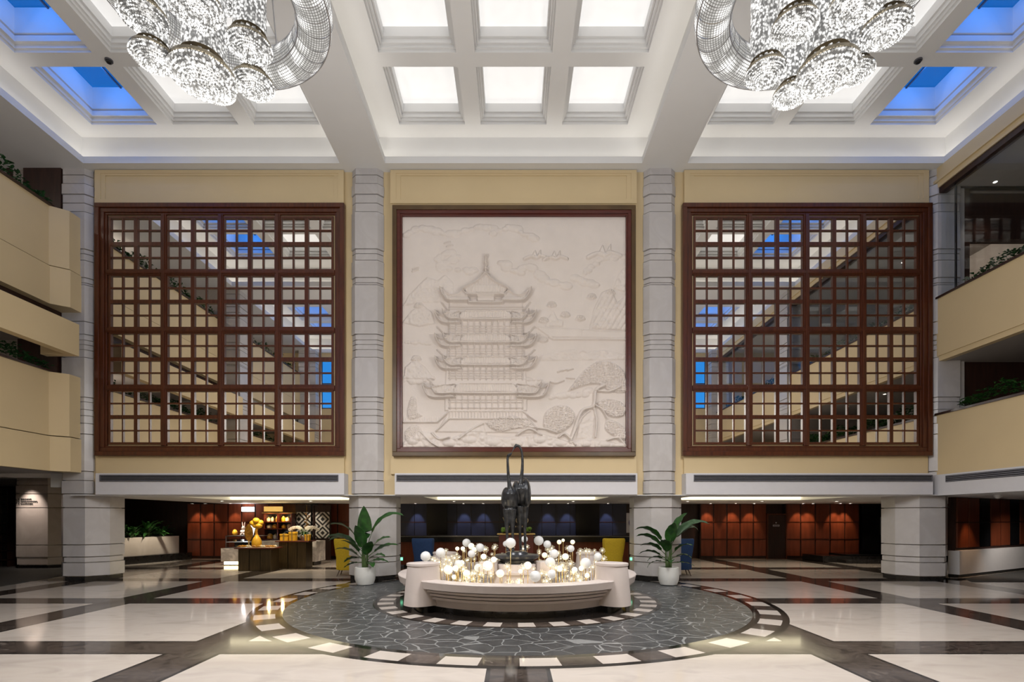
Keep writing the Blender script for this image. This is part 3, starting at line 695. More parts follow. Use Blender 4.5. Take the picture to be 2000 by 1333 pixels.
#PART2
# ------------------------------------------------------------------ side galleries
def leaves_run(name, label, x, y0, y1, z, n, s, spread=.1, mat_='leafdark', tall=.3, group=None):
    m_ = MB(); r_ = random.Random(int(abs(x)*100+z*37+y0))
    for k in range(n):
        yy = r_.uniform(y0,y1); xx = x+max(-.13,min(.13,r_.gauss(0,spread))); h = r_.uniform(.13,tall+.08)*(.7+.6*math.sin(yy*1.7)**2)
        base = Vector((xx,yy,z+h)); a = r_.uniform(0,2*PI); el = r_.uniform(-.15,.9); L_ = r_.uniform(.07,.17); w_ = L_*.32
        d = Vector((math.cos(a)*math.cos(el),math.sin(a)*math.cos(el),math.sin(el))); sd = d.cross(Vector((0,0,1))).normalized()*w_; up = sd.cross(d).normalized()*.02
        m_.add([base,base+d*L_*.5+sd+up,base+d*L_-up,base+d*L_*.5-sd+up],[(0,1,2,3)])
    t = thing(name,(x,(y0+y1)/2,z),label,'plants',group)
    b_ = MB(); b_.box(x-.12,x+.12,y0,y1,z-.2,z+.015); b_.build('planter_box', M['darkwood'], t)
    tag(m_.build('foliage', M[mat_], t), kind='stuff')
def gallery(s):
    side = 'left' if s<0 else 'right'
    def bx(m_,a,b_,y0,y1,z0,z1): m_.box(s*a,s*b_,y0,y1,z0,z1)
    par = MB(); slab = MB(); ceil_ = MB(); back = MB(); dark = MB(); rail = MB(); band = MB(); glassm = MB()
    for bi,(y0,y1) in enumerate(((7.4,15.62),(YB,6.3))):
        ye = 14.7 if bi==0 else y1
        if s<0:
            bx(slab,13.5,18,y0,y1,3.27,5.0); 
            if bi==0:   # parapets with a splayed end towards the pillar
                for z0,z1,off in ((3.27,4.27,0),(4.30,6.13,.03),(8.09,9.18,0),(9.21,10.92,.03)):
                    par.prism([(-13.36-off,y0),(-13.36-off,14.75),(-13.0-off,15.02),(-13.0-off,15.4),(-13.6,15.4),(-13.6,y0)],z0,z1)
            else:
                for z0,z1,off in ((3.27,4.27,0),(4.30,6.13,.03),(8.09,9.18,0),(9.21,10.92,.03)): bx(par,13.36+off,13.6,y0,y1,z0,z1)
            bx(band,12.47,12.72,y0,ye,6.55,7.46); bx(band,12.72,13.62,y0,ye,7.38,7.46); bx(slab,13.62,18,y0,y1,7.3,9.8)
            if bi==0: bx(band,12.72,13.4,ye-.2,ye,6.55,7.38); bx(dark,13.61,13.64,y0,y1,7.46,8.09)  # dark strip stands in for the shade in the gap above the band
            bx(back,17.4,18,y0,y1,5.0,7.3); bx(back,17.4,18,y0,y1,9.8,ZS)
            bx(rail,13.32,13.62,y0,15.0 if bi==0 else y1,10.92,10.97); bx(rail,13.32,13.62,y0,15.0 if bi==0 else y1,6.13,6.18)
            for k in range(4): bx(dark,17.33,17.4,y0+.4+k*2,y0+1.9+k*2,5.0,6.5); bx(dark,17.33,17.4,y0+.4+k*2,y0+1.9+k*2,9.8,12.0)
        else:
            bx(band,12.66,13.0,y0,y1,2.58,3.2); bx(slab,13.0,18,y0,y1,2.6,4.0)
            bx(par,12.76,12.98,y0,y1,3.2,5.0); bx(rail,12.72,13.0,y0,y1,5.0,5.06)
            bx(par,12.76,12.98,y0,y1,6.78,8.5); bx(par,12.80,12.98,y0,y1,6.63,6.78); bx(rail,12.72,13.0,y0,y1,8.5,8.56); bx(slab,12.98,18,y0,y1,6.66,7.6)
            bx(par,12.76,13.0,y0,y1,11.85,ZS); bx(par,12.70,13.0,y0,y1,12.0,12.08); bx(rail,12.80,13.02,y0,y1,11.68,11.85); bx(ceil_,13.0,18,y0,y1,11.9,12.2)
            bx(back,17.4,18,y0,y1,4.0,6.66); bx(back,17.4,18,y0,y1,7.6,11.9)
            for k in range(4): bx(dark,17.33,17.4,y0+.4+k*2,y0+1.9+k*2,4.0,6.3); bx(dark,17.33,17.4,y0+.4+k*2,y0+1.9+k*2,7.6,10.6)
            bx(glassm,12.86,12.875,y0,y1,8.56,11.68)
    # solid stub between the galleries behind the mid pillar
    bx(slab,13.5,18,6.2,7.5,2.6,ZS-.02)
    t = thing('wall_%s'%side,(s*13.4,7,2.6),'cream balcony fronts of the %s atrium side'%side,'balcony',kind='structure')
    par.build('parapet',M['cream'],t); slab.build('floor_slab',M['galceil'],t); back.build('gallery_wall',M['galwall'],t); dark.build('panelling_and_gap_shade',M['darkwood'],t); rail.build('parapet_cap',M['darkwood'],t)
    band.build('fascia_band', M['cream'] if s<0 else M['fascia'], t)
    if ceil_.v: ceil_.build('gallery_ceiling',M['galceil'],t)
    if glassm.v: glassm.build('glass_screen',M['glass'],t)
    return t
gallery(-1); gallery(1)
# end walls of the galleries next to the mirrored wall
m_ = MB()
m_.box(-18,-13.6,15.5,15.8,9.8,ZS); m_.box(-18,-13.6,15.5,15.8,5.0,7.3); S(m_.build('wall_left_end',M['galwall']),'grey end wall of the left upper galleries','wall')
m_ = MB()
m_.box(-14.75,-13.62,15.40,15.5,9.8,ZS); m_.box(-14.9,-13.7,15.38,15.5,5.0,7.3); m_.box(-15.25,-15.15,15.40,15.5,9.8,ZS)
S(m_.build('trim_4',M['darkwood']),'dark wood lining at the end of the left galleries','trim')
m_ = MB(); m_.box(13.5,18,15.8,16.0,7.6,8.56); m_.box(13.3,18,22,22.2,7.6,11.9); m_.box(13.3,18,15.5,16.0,4.0,6.66) if False else None
m_.box(13.3,14.05,15.82,16.0,7.6,11.9) if False else None
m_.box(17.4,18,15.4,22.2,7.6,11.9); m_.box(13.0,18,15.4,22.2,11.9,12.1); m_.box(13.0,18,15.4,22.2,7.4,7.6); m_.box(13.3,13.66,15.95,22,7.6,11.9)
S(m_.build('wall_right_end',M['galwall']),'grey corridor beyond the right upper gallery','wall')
m_ = MB(); m_.box(13.66,18,15.75,15.95,10.6,11.9); m_.box(13.66,13.9,15.6,15.95,7.6,11.9); m_.box(13.9,18,15.68,15.95,10.45,10.6); m_.box(13.3,14.0,15.75,15.95,7.6,11.9) if False else None
S(m_.build('trim_5',M['darkwood']),'dark wood portal at the end of the right upper gallery','trim')
m_ = MB(); m_.box(13.4,18,15.6,15.8,4.0,6.66); S(m_.build('trim_6',M['darkwood']),'dark wood end wall of the right lower gallery','trim')
m_ = MB(); m_.box(13.0,13.65,15.5,15.59,4.0,ZS-.1); S(m_.build('trim_7',M['stone']),'grey stone pier behind the right corner pillar','trim')
vent('long slotted air vent along the right gallery bulkhead',0,0,0,0,0) if False else None
t = thing('air_vent',(12.66,11.2,2.96),'long slotted air vent in the white bulkhead of the right gallery','vent','linear air vents')
MB().box(12.656,12.659,8.0,15.0,2.96,3.15).build('vent_opening',M['slatback'],t)
m_ = MB()
for k in range(4): m_.box(12.63,12.655,8.02,14.98,2.96+(k+.5)*.0475-.011,2.96+(k+.5)*.0475+.011)
m_.build('slat',M['ventgrey'],t)
G = 'planted balcony troughs'
leaves_run('balcony_planting','dark trailing plants on the top left balcony',-13.76,7.6,15.1,10.98,900,-1,.09,'leafdark',.40,G)
leaves_run('balcony_planting','leafy plants in the low opening of the left balcony',-13.76,7.6,15.1,6.19,1000,-1,.09,'leafdark',.3,G)
leaves_run('balcony_planting','green plants along the upper right balcony',13.2,7.8,14.85,8.56,800,1,.09,'leafdark',.3,G)
leaves_run('balcony_planting','bushy green plants along the lower right balcony',13.2,7.8,15.1,5.06,1100,1,.09,'leaf',.36,G)
leaves_run('balcony_planting','plants on the top left balcony, seen only in the left lattice mirror',-13.76,YB+.6,5.85,10.95,500,-1,.09,'leafdark',.40,G)
leaves_run('balcony_planting','plants in the lower left balcony, seen only in the left lattice mirror',-13.76,YB+.6,5.85,6.19,500,-1,.09,'leafdark',.3,G)
leaves_run('balcony_planting','plants on the upper right balcony, seen only in the right lattice mirror',13.2,YB+.95,5.85,8.56,500,1,.09,'leaf',.3,G)
leaves_run('balcony_planting','plants on the lower right balcony, seen only in the right lattice mirror',13.2,YB+.95,5.85,5.06,600,1,.09,'leaf',.36,G)
# hanging cable pole by the glass screen
o = MB().tube([(12.915,14.95,8.57),(12.915,14.95,11.67)],.03,8).build('screen_post',M['black']); tag(o,'thin black post at the end of the right glass screen','post')

# downlights
def downlight(x,y,z,label,group,e=None,rot=(0,0,0),spot=1.3,col=(1,.88,.7)):
    t = thing('downlight',(x,y,z),label,'light',group)
    MB().lathe([(.075,-.002),(.075,-.014),(.05,-.014),(.05,-.004)],(x,y,z),14,cap=False).build('trim_ring',M['white'],t,True)
    MB().lathe([(.05,-.006),(.001,-.008)],(x,y,z),12).build('lens',M['spotlamp'],t,True)
    if e: light('SPOT','downlight_beam',(x,y,z-.05),e,col,.05,rot=rot,spot=spot,blend=.6)
for k,(x,y) in enumerate(((14.2,13.6),(14.2,11.4),(14.2,9.2))): downlight(x,y,6.66,'recessed downlight over the lower right gallery','downlights over the right gallery',30)
for k,(x,y) in enumerate(((15.2,13.8),(15.2,11),(14.3,15.2))): downlight(x,y,11.9,'recessed downlight in the upper right gallery ceiling','downlights of the upper right gallery',45)
for x,y,z,p in ((-15.5,11.5,12.35,60),(-15.5,3,12.35,60),(-15.5,11.5,6.3,25),(-15.5,3,6.3,25),(15.3,3,11.8,60),(15.3,3,6.5,30),(15.5,19,11.7,60)):
    light('POINT','gallery_lamp',(x,y,z),p,(1,.86,.72),.15)

# ------------------------------------------------------------------ chandeliers
def torus(name, R, r, mat_, parent, c=(0,0,0), nu=96, nv=28):
    verts=[];faces=[];uvs=[]
    for i in range(nu):
        for j in range(nv):
            a=2*PI*i/nu;b_=2*PI*j/nv; verts.append((c[0]+(R+r*math.cos(b_))*math.cos(a),c[1]+(R+r*math.cos(b_))*math.sin(a),c[2]+r*math.sin(b_)))
    for i in range(nu):
        for j in range(nv):
            faces.append((i*nv+j,((i+1)%nu)*nv+j,((i+1)%nu)*nv+(j+1)%nv,i*nv+(j+1)%nv)); uvs += [(i/nu,j/nv),((i+1)/nu,j/nv),((i+1)/nu,(j+1)/nv),(i/nu,(j+1)/nv)]
    me=bpy.data.meshes.new(name);me.from_pydata(verts,[],faces);u=me.uv_layers.new(name='uv')
    for k,q in enumerate(uvs): u.data[k].uv=q
    me.polygons.foreach_set('use_smooth',[True]*len(me.polygons)); me.update()
    o=bpy.data.objects.new(name,me);COL.objects.link(o);me.materials.append(mat_);o.parent=parent;return o
def chandelier(cx, cyy, pend, label):
    zt = ZS; t = thing('chandelier',(cx,cyy,zt),label,'chandelier','crystal chandeliers')
    zr = 9.55-zt; R,r = 1.33,.27
    m_ = LMB(); m_.lathe([(1.2,0),(1.2,-.06),(1.1,-.1),(.001,-.1)],(0,0,0),40); m_.build('ceiling_canopy',M['steel'],t,True)
    torus('crystal_ring',R,r,M['ringmesh'],t,(0,0,zr))
    m_ = LMB()
    for k in range(4):
        b_ = [PI*.18,PI*.82,-PI*.18,-PI*.82][k]; rr=R+(r+.008)*math.cos(b_); zz=zr+(r+.008)*math.sin(b_)
        m_.tube([(rr*math.cos(a),rr*math.sin(a),zz) for a in np.linspace(0,2*PI,73)],.011,6,cap=False)
    for k in range(36):
        a=2*PI*k/36; m_.tube([((R+(r+.004)*math.cos(b_))*math.cos(a),(R+(r+.004)*math.cos(b_))*math.sin(a),zr+(r+.004)*math.sin(b_)) for b_ in np.linspace(0,2*PI,25)],.005,5,cap=False)
    m_.build('ring_frame',M['steel'],t,True)
    m_ = LMB()
    for k in range(6):
        a=2*PI*k/6+.3; m_.tube([(R*math.cos(a),R*math.sin(a),zr+r),(.95*math.cos(a),.95*math.sin(a),-.06)],.012,6)
    m_.build('suspension_cable',M['steel'],t)
    for (x,y,z,D,tr) in pend:
        R_=D/2; x-=cx; y-=cyy; zz=z-zt
        p_ = LMB(); 
        for k in range(16):
            a=2*PI*k/16; p_.tube([(x+tr*math.cos(a),y+tr*math.sin(a),-.1),(x+tr*math.cos(a),y+tr*math.sin(a),zz+.2*D)],tr*.19,6)
        po = p_.build('pendant',M['crystal'],t,True)
        c_ = LMB(); c_.lathe([(tr*1.02,.30*D),(tr*1.3,.28*D),(R_*.55,.22*D),(R_*.62,.16*D),(R_*.62,.13*D),(R_*.98,.09*D),(R_*1.0,.03*D),(R_*.95,.02*D)],(x,y,zz),32,cap=False); c_.build('collar',M['collar'],po,True)
        d_ = LMB(); prof=[(R_*.97,.03*D),(R_*.98,-.01*D),(R_*.9,-.06*D),(R_*.7,-.12*D),(R_*.45,-.17*D),(R_*.2,-.20*D),(.001,-.205*D)]
        d_.lathe(prof,(x,y,zz),36,cap=False); d_.build('crystal_dome',M['dome'],po,True)
        b_ = LMB()
        rad=R_*1.0; step=max(.03,R_*.105); rr=rad
        while rr>.02:
            f=rr/R_; zb=np.interp(f,[0,.2,.45,.7,.9,.98,1.0],[-.205,-.20,-.17,-.12,-.06,-.01,.0])*D; n=max(3,int(2*PI*rr/(step*.95)))
            for k in range(n):
                a=2*PI*k/n+rr*9; b_.octa((x+rr*math.cos(a),y+rr*math.sin(a),zz+zb-step*.28),step*.46)
            rr-=step
        b_.build('crystal_bead',M['bead'],po)
    return t
def pl(rows):
    out=[]
    for px,py,y,D,tr in rows: out.append((X(px,y),y,Z(py,y),D,tr))
    return out
CHY = 7.4
chandelier(-4.31,CHY,pl([(280,34,6.75,.58,.15),(299,112,6.95,.55,.15),(396,150,7.15,.84,.22),(487,92,7.3,.60,.18),(495,166,7.65,.58,.15),(379,12,6.6,.66,.19),(432,0,7.9,.5,.14),(420,175,7.75,.55,.13)]),'crystal ring chandelier hanging left of the carved mural')
chandelier(4.31,CHY,pl([(1552,53,6.9,.58,.17),(1495,143,7.7,.57,.17),(1616,143,7.2,.80,.22),(1546,186,7.65,.52,.14),(1730,58,6.8,.60,.17),(1672,142,7.6,.48,.14),(1674,10,6.6,.66,.2),(1540,5,7.9,.5,.15)]),'crystal ring chandelier hanging right of the carved mural')
for s in (-1,1):
    light('SPOT','chandelier_fill_spot',(s*4.31,CHY,7.75),1250,(1,.97,.93),1.1,spot=3.1,blend=1.0); light('POINT','chandelier_fill_point',(s*4.31,CHY,6.3),500,(1,.965,.92),1.1)  # unseen lamps added below the crystals to brighten floor and walls

# ------------------------------------------------------------------ fountain
fc = (FCX,FCY)
ft = thing('fountain',(FCX,FCY,0),'round cream stone fountain basin with four tapered pedestals','fountain')
m_ = MB(); m_.lathe([(2.40,0),(2.40,.12),(2.2,.12),(2.2,0)],(FCX,FCY,0),96,cap=False); m_.build('black_kick_base',M['plinth'],ft,True)
m_ = MB(); m_.lathe([(2.30,.12),(2.43,.12),(2.46,.27),(2.53,.275),(2.53,.325),(2.45,.33),(2.45,.35),(2.59,.353),(2.59,.40),(2.50,.405),(2.50,.425),(2.65,.428),(2.65,.472),(2.56,.476),(2.56,.494),(2.72,.497),(2.755,.64),(2.745,.655),(2.40,.655),(2.38,.63),(2.38,.36)],(FCX,FCY,0),128,cap=False); m_.build('basin_wall',M['basin'],ft,True)
m_ = MB(); m_.lathe([(2.40,.36),(.001,.365)],(FCX,FCY,0),64,cap=False); m_.build('basin_bed',M['marble'],ft)
for k,(sx_,sy_) in enumerate(((-1,-1),(1,-1),(1,1),(-1,1))):
    cx_,cy_ = FCX+sx_*1.93,FCY+sy_*1.66; an=math.atan2(sy_*1.66,sx_*1.93)
    def loop(rx,ry,z):
        out=[]
        for i in range(40):
            a=2*PI*i/40; c_,s_=math.cos(a),math.sin(a); q=2.6
            lx=rx*math.copysign(abs(c_)**(2/q),c_); ly=ry*math.copysign(abs(s_)**(2/q),s_)
            out.append((cx_+lx*math.cos(an)-ly*math.sin(an),cy_+lx*math.sin(an)+ly*math.cos(an),z))
        return out
    p_=MB(); p_.loops([loop(.39,.31,.14),loop(.36,.285,.5),loop(.315,.26,.93),loop(.33,.275,.94),loop(.33,.275,.985),loop(.3,.25,.995)],True,True,True); po=p_.build('pedestal',M['basin'],ft,True)
    p_=MB(); p_.loops([loop(.40,.32,0),loop(.40,.32,.14)],True,True,True); p_.build('pedestal_base',M['plinth'],po,True)
m_ = MB(); m_.lathe([(.66,.36),(.66,.62),(.70,.63),(.70,.68),(.52,.69),(.52,.84),(.001,.84)],(FCX,FCY,0),48); m_.build('centre_plinth',M['basin'],ft,True)
for s in (-1,1): MB().obox((FCX+s*.62,FCY-.25,.76),.17,.24,.14,s*.3).build('corner_block',M['basin'],ft,bevel=.01)
# frosted glass bowls on the pedestals' inner side
# cranes
cr_t = thing('crane_sculpture',(FCX,FCY,.84),'dark bronze sculpture of two cranes on the round fountain plinth','sculpture')
m_=MB(); m_.lathe([(.36,.843),(.40,.86),(.40,.92),(.52,.97),(.53,1.02),(.50,1.045),(.27,1.05),(.245,1.10),(.21,1.115),(.001,1.117)],(FCX,FCY,0),48); m_.build('base_disc',M['bronze'],cr_t,True)
YC = 12.15
def crane(name, dx, neck, body, legs, wing, label):
    m_=MB()
    # tail -> body -> neck -> head -> beak in one sweep
    pts=[P(*q) for q in body]+[P(*q) for q in neck]
    rad=[q for q in (.02,.07,.125,.15,.15,.125,.085)][:len(body)]
    n=len(neck); rn=[.062,.047,.038,.033,.030,.030,.033,.044,.026,.012,.004]
    rad=rad+[rn[int(i*(len(rn)-1)/(n-1))] for i in range(n)]
    # smooth path
    m_.tube(pts,rad,14)
    for (hx,hy,hz,kx,ky,kz,fx,fy,fz) in legs:
        a,b_,c_=P(hx,hz,hy),P(kx,kz,ky),P(fx,fz,fy)
        m_.tube([a,a.lerp(b_,.5),b_,b_.lerp(c_,.15),c_],[.10,.075,.05,.036,.034],10)
        for ang in (-.6,0,.6,PI): m_.tube([c_+Vector((0,0,.012)),c_+Vector((.11*math.sin(ang),-.11*math.cos(ang),0.004))],[.018,.006],6)
    for (wx,wy,wz,ry,rz_,tilt) in wing:
        c_=P(wx,wz,wy)
        vb=len(m_.v); m_.ball((0,0,0),1,18,14,.115,ry,rz_)
        Mx=Matrix.Translation(c_)@Matrix.Rotation(tilt,4,'Y')
        for i in range(vb,len(m_.v)): m_.v[i]=tuple(Mx@Vector(m_.v[i]))
    o=m_.build(name,M['bronze'],cr_t,True)
    r_=o.modifiers.new('remesh','REMESH'); r_.mode='VOXEL'; r_.voxel_size=.013; r_.use_smooth_shade=True
    s_=o.modifiers.new('smooth','SMOOTH'); s_.iterations=3; s_.factor=.5
    tag(o,label)
crane('crane',0,[(996,957,12.0),(994.5,945,12.0),(993,930,12.0),(992,915,12.0),(991.5,903,12.0),(991.5,896,12.0),(992,891.5,12.0),(994,890,11.98),(998,887,11.97),(1001,884.5,11.96)],
      [(1000,1018,12.5),(999,1006,12.4),(997,994,12.25),(996,982,12.12),(995.5,972,12.05),(996,963,12.0)],
      [(990,12.12,995,990,12.08,1030,991,12.1,1076.5),(1001,12.12,995,1001,12.1,1028,1002,12.06,1077)],
      [(988,12.2,973,.24,.255,.06),(1003,12.2,972,.24,.255,-.06)],'shorter crane with straight raised neck')
crane('crane',0,[(1017,948,12.2),(1018.5,935,12.2),(1020,918,12.2),(1020.5,903,12.2),(1020,890,12.2),(1018,879,12.2),(1014,872,12.19),(1008,870.5,12.17),(1004.5,875,12.14),(1001,881,12.1),(998,888,12.07)],
      [(1026,1018,12.75),(1024,1002,12.65),(1021,987,12.5),(1019,972,12.35),(1018,960,12.25),(1017,952,12.2)],
      [(1014,12.38,990,1015,12.3,1030,1017,12.33,1075),(1025,12.4,990,1025,12.34,1028,1026,12.3,1076)],
      [(1007,12.4,966,.30,.33,.06),(1028,12.4,963,.30,.36,-.06)],'taller crane bending its head down')
# dandelion lamps
BED=.365
def proto_parts():
    s_=LMB(); s_.tube([(0,0,0),(0,0,1)],.0075,6); stem=s_.mesh('stem')
    g=LMB(); g.ball((0,0,0),1,24,16); r_=random.Random(3)
    for k in range(220):
        d=Vector((r_.gauss(0,1),r_.gauss(0,1),r_.gauss(0,1))).normalized(); sd=d.orthogonal().normalized()*.03; q=sd.cross(d)
        g.add([d*.96+sd,d*.96-sd*.5+q*.86,d*.96-sd*.5-q*.86,d*(1.06+.1*r_.random())],[(0,1,3),(1,2,3),(2,0,3)])
    globe=g.mesh('globe')
    c_=LMB(); c_.ball((0,0,0),.21,10,8); core=c_.mesh('core')
    k_=LMB()
    for i in range(70):
        d=Vector((r_.gauss(0,1),r_.gauss(0,1),r_.gauss(0,1))).normalized(); k_.tube([d*.15,d*.95],[.016,.009],4); k_.octa(tuple(d),.06)
    return stem,globe,core,k_.mesh('fibre_spray')
stemM,globeM,coreM,sprayM = proto_parts()
def fin(me,mat_,sm=True):
    bm=bmesh.new(); bm.from_mesh(me); bmesh.ops.recalc_face_normals(bm,faces=bm.faces[:]); bm.to_mesh(me); bm.free(); me.materials.append(mat_)
    if sm: me.polygons.foreach_set('use_smooth',[True]*len(me.polygons))
    return me
frostM=fin(globeM.copy(),M['frost']); glowM=fin(globeM.copy(),M['glow']); fin(stemM,M['gold']); fin(coreM,M['spark']); fin(sprayM,M['spike'],False)
def lamp(name, x, y, z, r, kind, label, group):
    t=thing(name,(x,y,BED),label,'lamp',group)
    o=bpy.data.objects.new('stem',stemM); COL.objects.link(o); o.parent=t; o.scale=(1,1,z-BED-(r*.9 if kind!='star' else 0))
    if kind=='star':
        o=bpy.data.objects.new('core',coreM); COL.objects.link(o); o.parent=t; o.location=(0,0,z-BED); o.scale=(r,r,r)
        o=bpy.data.objects.new('fibre_spray',sprayM); COL.objects.link(o); o.parent=t; o.location=(0,0,z-BED); o.scale=(r,r,r)
    else:
        o=bpy.data.objects.new('globe',frostM if kind=='frost' else glowM); COL.objects.link(o); o.parent=t; o.location=(0,0,z-BED); o.scale=(r,r,r)
globes=[(215,798,75,11.3),(318,772,70,11.6),(495,705,60,13.3),(528,728,46,13.0),(588,738,62,12.6),(765,712,44,13.4),(797,706,76,11.0),(892,680,48,13.6),(990,690,70,12.9),(1048,715,56,12.8),(1095,780,66,12.0),(1210,745,52,12.6),(1395,800,58,11.9),
 (370,890,66,10.9),(495,915,52,10.6),(575,875,58,11.1),(725,915,58,10.5),(915,860,56,10.9),(965,935,84,10.3),(1080,920,68,10.6),(1068,838,74,11.4),(640,862,72,11.2),(530,780,56,12.3),(1310,845,80,11.3),(440,850,60,11.4),
 (420,880,44,11.0),(462,842,40,11.7),(548,752,38,12.7),(612,800,42,12.0),(470,745,32,13.0),(432,745,30,13.1),(1030,790,42,12.3),(1132,882,46,11.0),(1172,800,48,12.0),(1236,890,42,10.9),(1282,880,38,11.1),(1130,700,34,13.3),(1222,700,34,13.1),(1157,688,24,13.4),(1322,930,36,10.9),(410,940,36,10.8),(866,900,34,10.5),(682,820,42,11.8)]
glow_ix={3,13,14,16,17,21}|set(range(25,43))
names=[]
taken=[]
fl=[]
for i,(u,v,d,y) in enumerate(globes):
    px,py=770+u/3.508,860+v/3.508; r=d/3.508*y/1000/2*.92
    x,z=X(px,y),Z(py,y)
    for k in range(12):  # keep within the bed and out of the plinth
        rr=math.hypot(x-FCX,y-FCY)
        if rr+r>2.28: y+= (FCY-y)*.08; x=X(px,y); z=Z(py,y)
        elif rr-r<.74: y+= .12 if y>FCY else -.12; x=X(px,y); z=Z(py,y)
        else: break
    fl.append((px,x,y,max(z,BED+r+.06),r,'glow' if i in glow_ix else 'frost')); taken.append((x,y,r))
ordn=['first','second','third','fourth','fifth','sixth','seventh','eighth','ninth','tenth','eleventh','twelfth','thirteenth','fourteenth','fifteenth','sixteenth','seventeenth','eighteenth','nineteenth','twentieth']
ordn+=['twenty-'+q for q in ordn[:9]]+['thirtieth']+['thirty-'+q for q in ordn[:9]]
for kind,nm,txt in (('frost','globe_lamp','large frosted white globe lamp'),('glow','globe_lamp','glowing warm globe lamp')):
    sel=sorted([q for q in fl if q[5]==kind]); n=len(sel)
    for k,(px,x,y,z,r,_) in enumerate(sel):
        lamp(nm,x,y,z,r,kind,'%s on gold stem, %s from the left'%(txt,ordn[k]),'globe lamps in the fountain')
rnd=random.Random(11); cnt=0; tries=0
while cnt<150 and tries<6000:
    tries+=1
    a=rnd.uniform(0,2*PI); rr=rnd.uniform(.85,2.2); x,y=FCX+rr*math.cos(a),FCY+rr*math.sin(a)
    if abs(x-FCX)<.55 and rnd.random()<.8: continue
    if y>FCY+.9 and rnd.random()<.5: continue
    r=rnd.choice((.05,.06,.07,.085,.10)); z=BED+rnd.uniform(.16,.55)+(.22 if y>FCY+.2 else 0)
    if any(math.hypot(x-q[0],y-q[1])<q[2]+r+.02 for q in taken): continue
    if any(math.hypot(x-FCX-sx_*1.93,y-FCY-sy_*1.66)<.48+r for sx_ in (-1,1) for sy_ in (-1,1)): continue
    if any(math.hypot(x-FCX-q*.62,y-FCY+.25)<.36+r for q in (-1,1)): continue
    taken.append((x,y,r)); cnt+=1
    where='left' if x<FCX-.5 else 'right' if x>FCX+.5 else 'middle'
    dep='front' if y<FCY-.3 else 'rear' if y>FCY+.5 else 'inner'
    lamp('starburst_lamp',x,y,z,r,'star','small glittering starburst lamp on thin gold stem, %s %s part of the fountain'%(dep,where),'starburst lamps, %s %s of the fountain'%(dep,where))
light('POINT','fountain_uplight',(FCX-1.1,FCY-1.1,.62),5,(1,.78,.42),.1); light('POINT','fountain_uplight',(FCX+1.1,FCY-1.1,.62),5,(1,.78,.42),.1); light('POINT','fountain_uplight',(FCX,FCY-1.5,.6),4,(1,.78,.42),.1)

# ------------------------------------------------------------------ potted plants by the pillars
def big_leaf(m_, base, az, el, L_, W_, droop, twist=0, stem=.3, stemmesh=None, sr=.011):
    d=Vector((math.cos(az)*math.cos(el),math.sin(az)*math.cos(el),math.sin(el))); p=Vector(base); n=14; pts=[p.copy()]
    seg=(L_*(1+stem))/n; e=el
    for k in range(n):
        f=(k+1)/n; e=el-droop*f*f
        p=p+Vector((math.cos(az)*math.cos(e),math.sin(az)*math.cos(e),math.sin(e)))*seg; pts.append(p.copy())
    k0=int(n*stem/(1+stem))
    if stemmesh is not None: stemmesh.tube(pts[:k0+3],[sr,sr]+[sr*.8]*(k0+1),6)
    L5=[]
    for k in range(k0,n+1):
        t=(k-k0)/(n-k0); w_=W_*(math.sin(PI*min(1,t*1.0)**.72)**.8 if 0<t<1 else .01)
        tg=(pts[min(k+1,n)]-pts[max(k-1,0)]).normalized(); sd=tg.cross(Vector((0,0,1)))
        if sd.length<.15: sd=Vector((-math.sin(az),math.cos(az),0))
        sd.normalize(); sd=(Matrix.Rotation(twist,3,tg)@sd); up=sd.cross(tg)
        wav=.012*math.sin(k*2.1)
        L5.append([pts[k]-sd*w_+up*(.22*w_+wav),pts[k]-sd*w_*.5+up*.06*w_,pts[k],pts[k]+sd*w_*.5+up*.06*w_,pts[k]+sd*w_+up*(.22*w_-wav)])
    m_.loops(L5,False)
def pot_plant(x,y,label,leaves,potlabel=None):
    t=thing('potted_plant',(x,y,0),label,'plant','tall plants in white pots')
    m_=MB(); m_.lathe([(.001,.0),(.20,.0),(.235,.02),(.285,.16),(.30,.32),(.285,.50),(.262,.515),(.245,.50),(.255,.44)],(x,y,0),40,cap=False); m_.build('pot',M['pot'],t,True)
    m_=MB(); m_.lathe([(.255,.445),(.001,.46)],(x,y,0),24,cap=False); m_.build('soil',M['soil'],t)
    f=MB(); s_=MB(); fp=MB()
    for (az,el,z0,L_,W_,dr,tw,pale) in leaves:
        b_=(x+.08*math.cos(az),y+.08*math.sin(az),z0); s_.tube([(x+.06*math.cos(az),y+.06*math.sin(az),.45),b_],[.028,.016],6)
        big_leaf(fp if pale else f,b_,az,el,L_,W_,dr,tw,.35,s_)
    f.build('foliage',M['leaf'],t,True); s_.build('stem',M['stem'],t,True)
    if fp.v: tag(fp.build('foliage',M['leafpale'],t,True),'greyer outer leaves')
D=math.radians
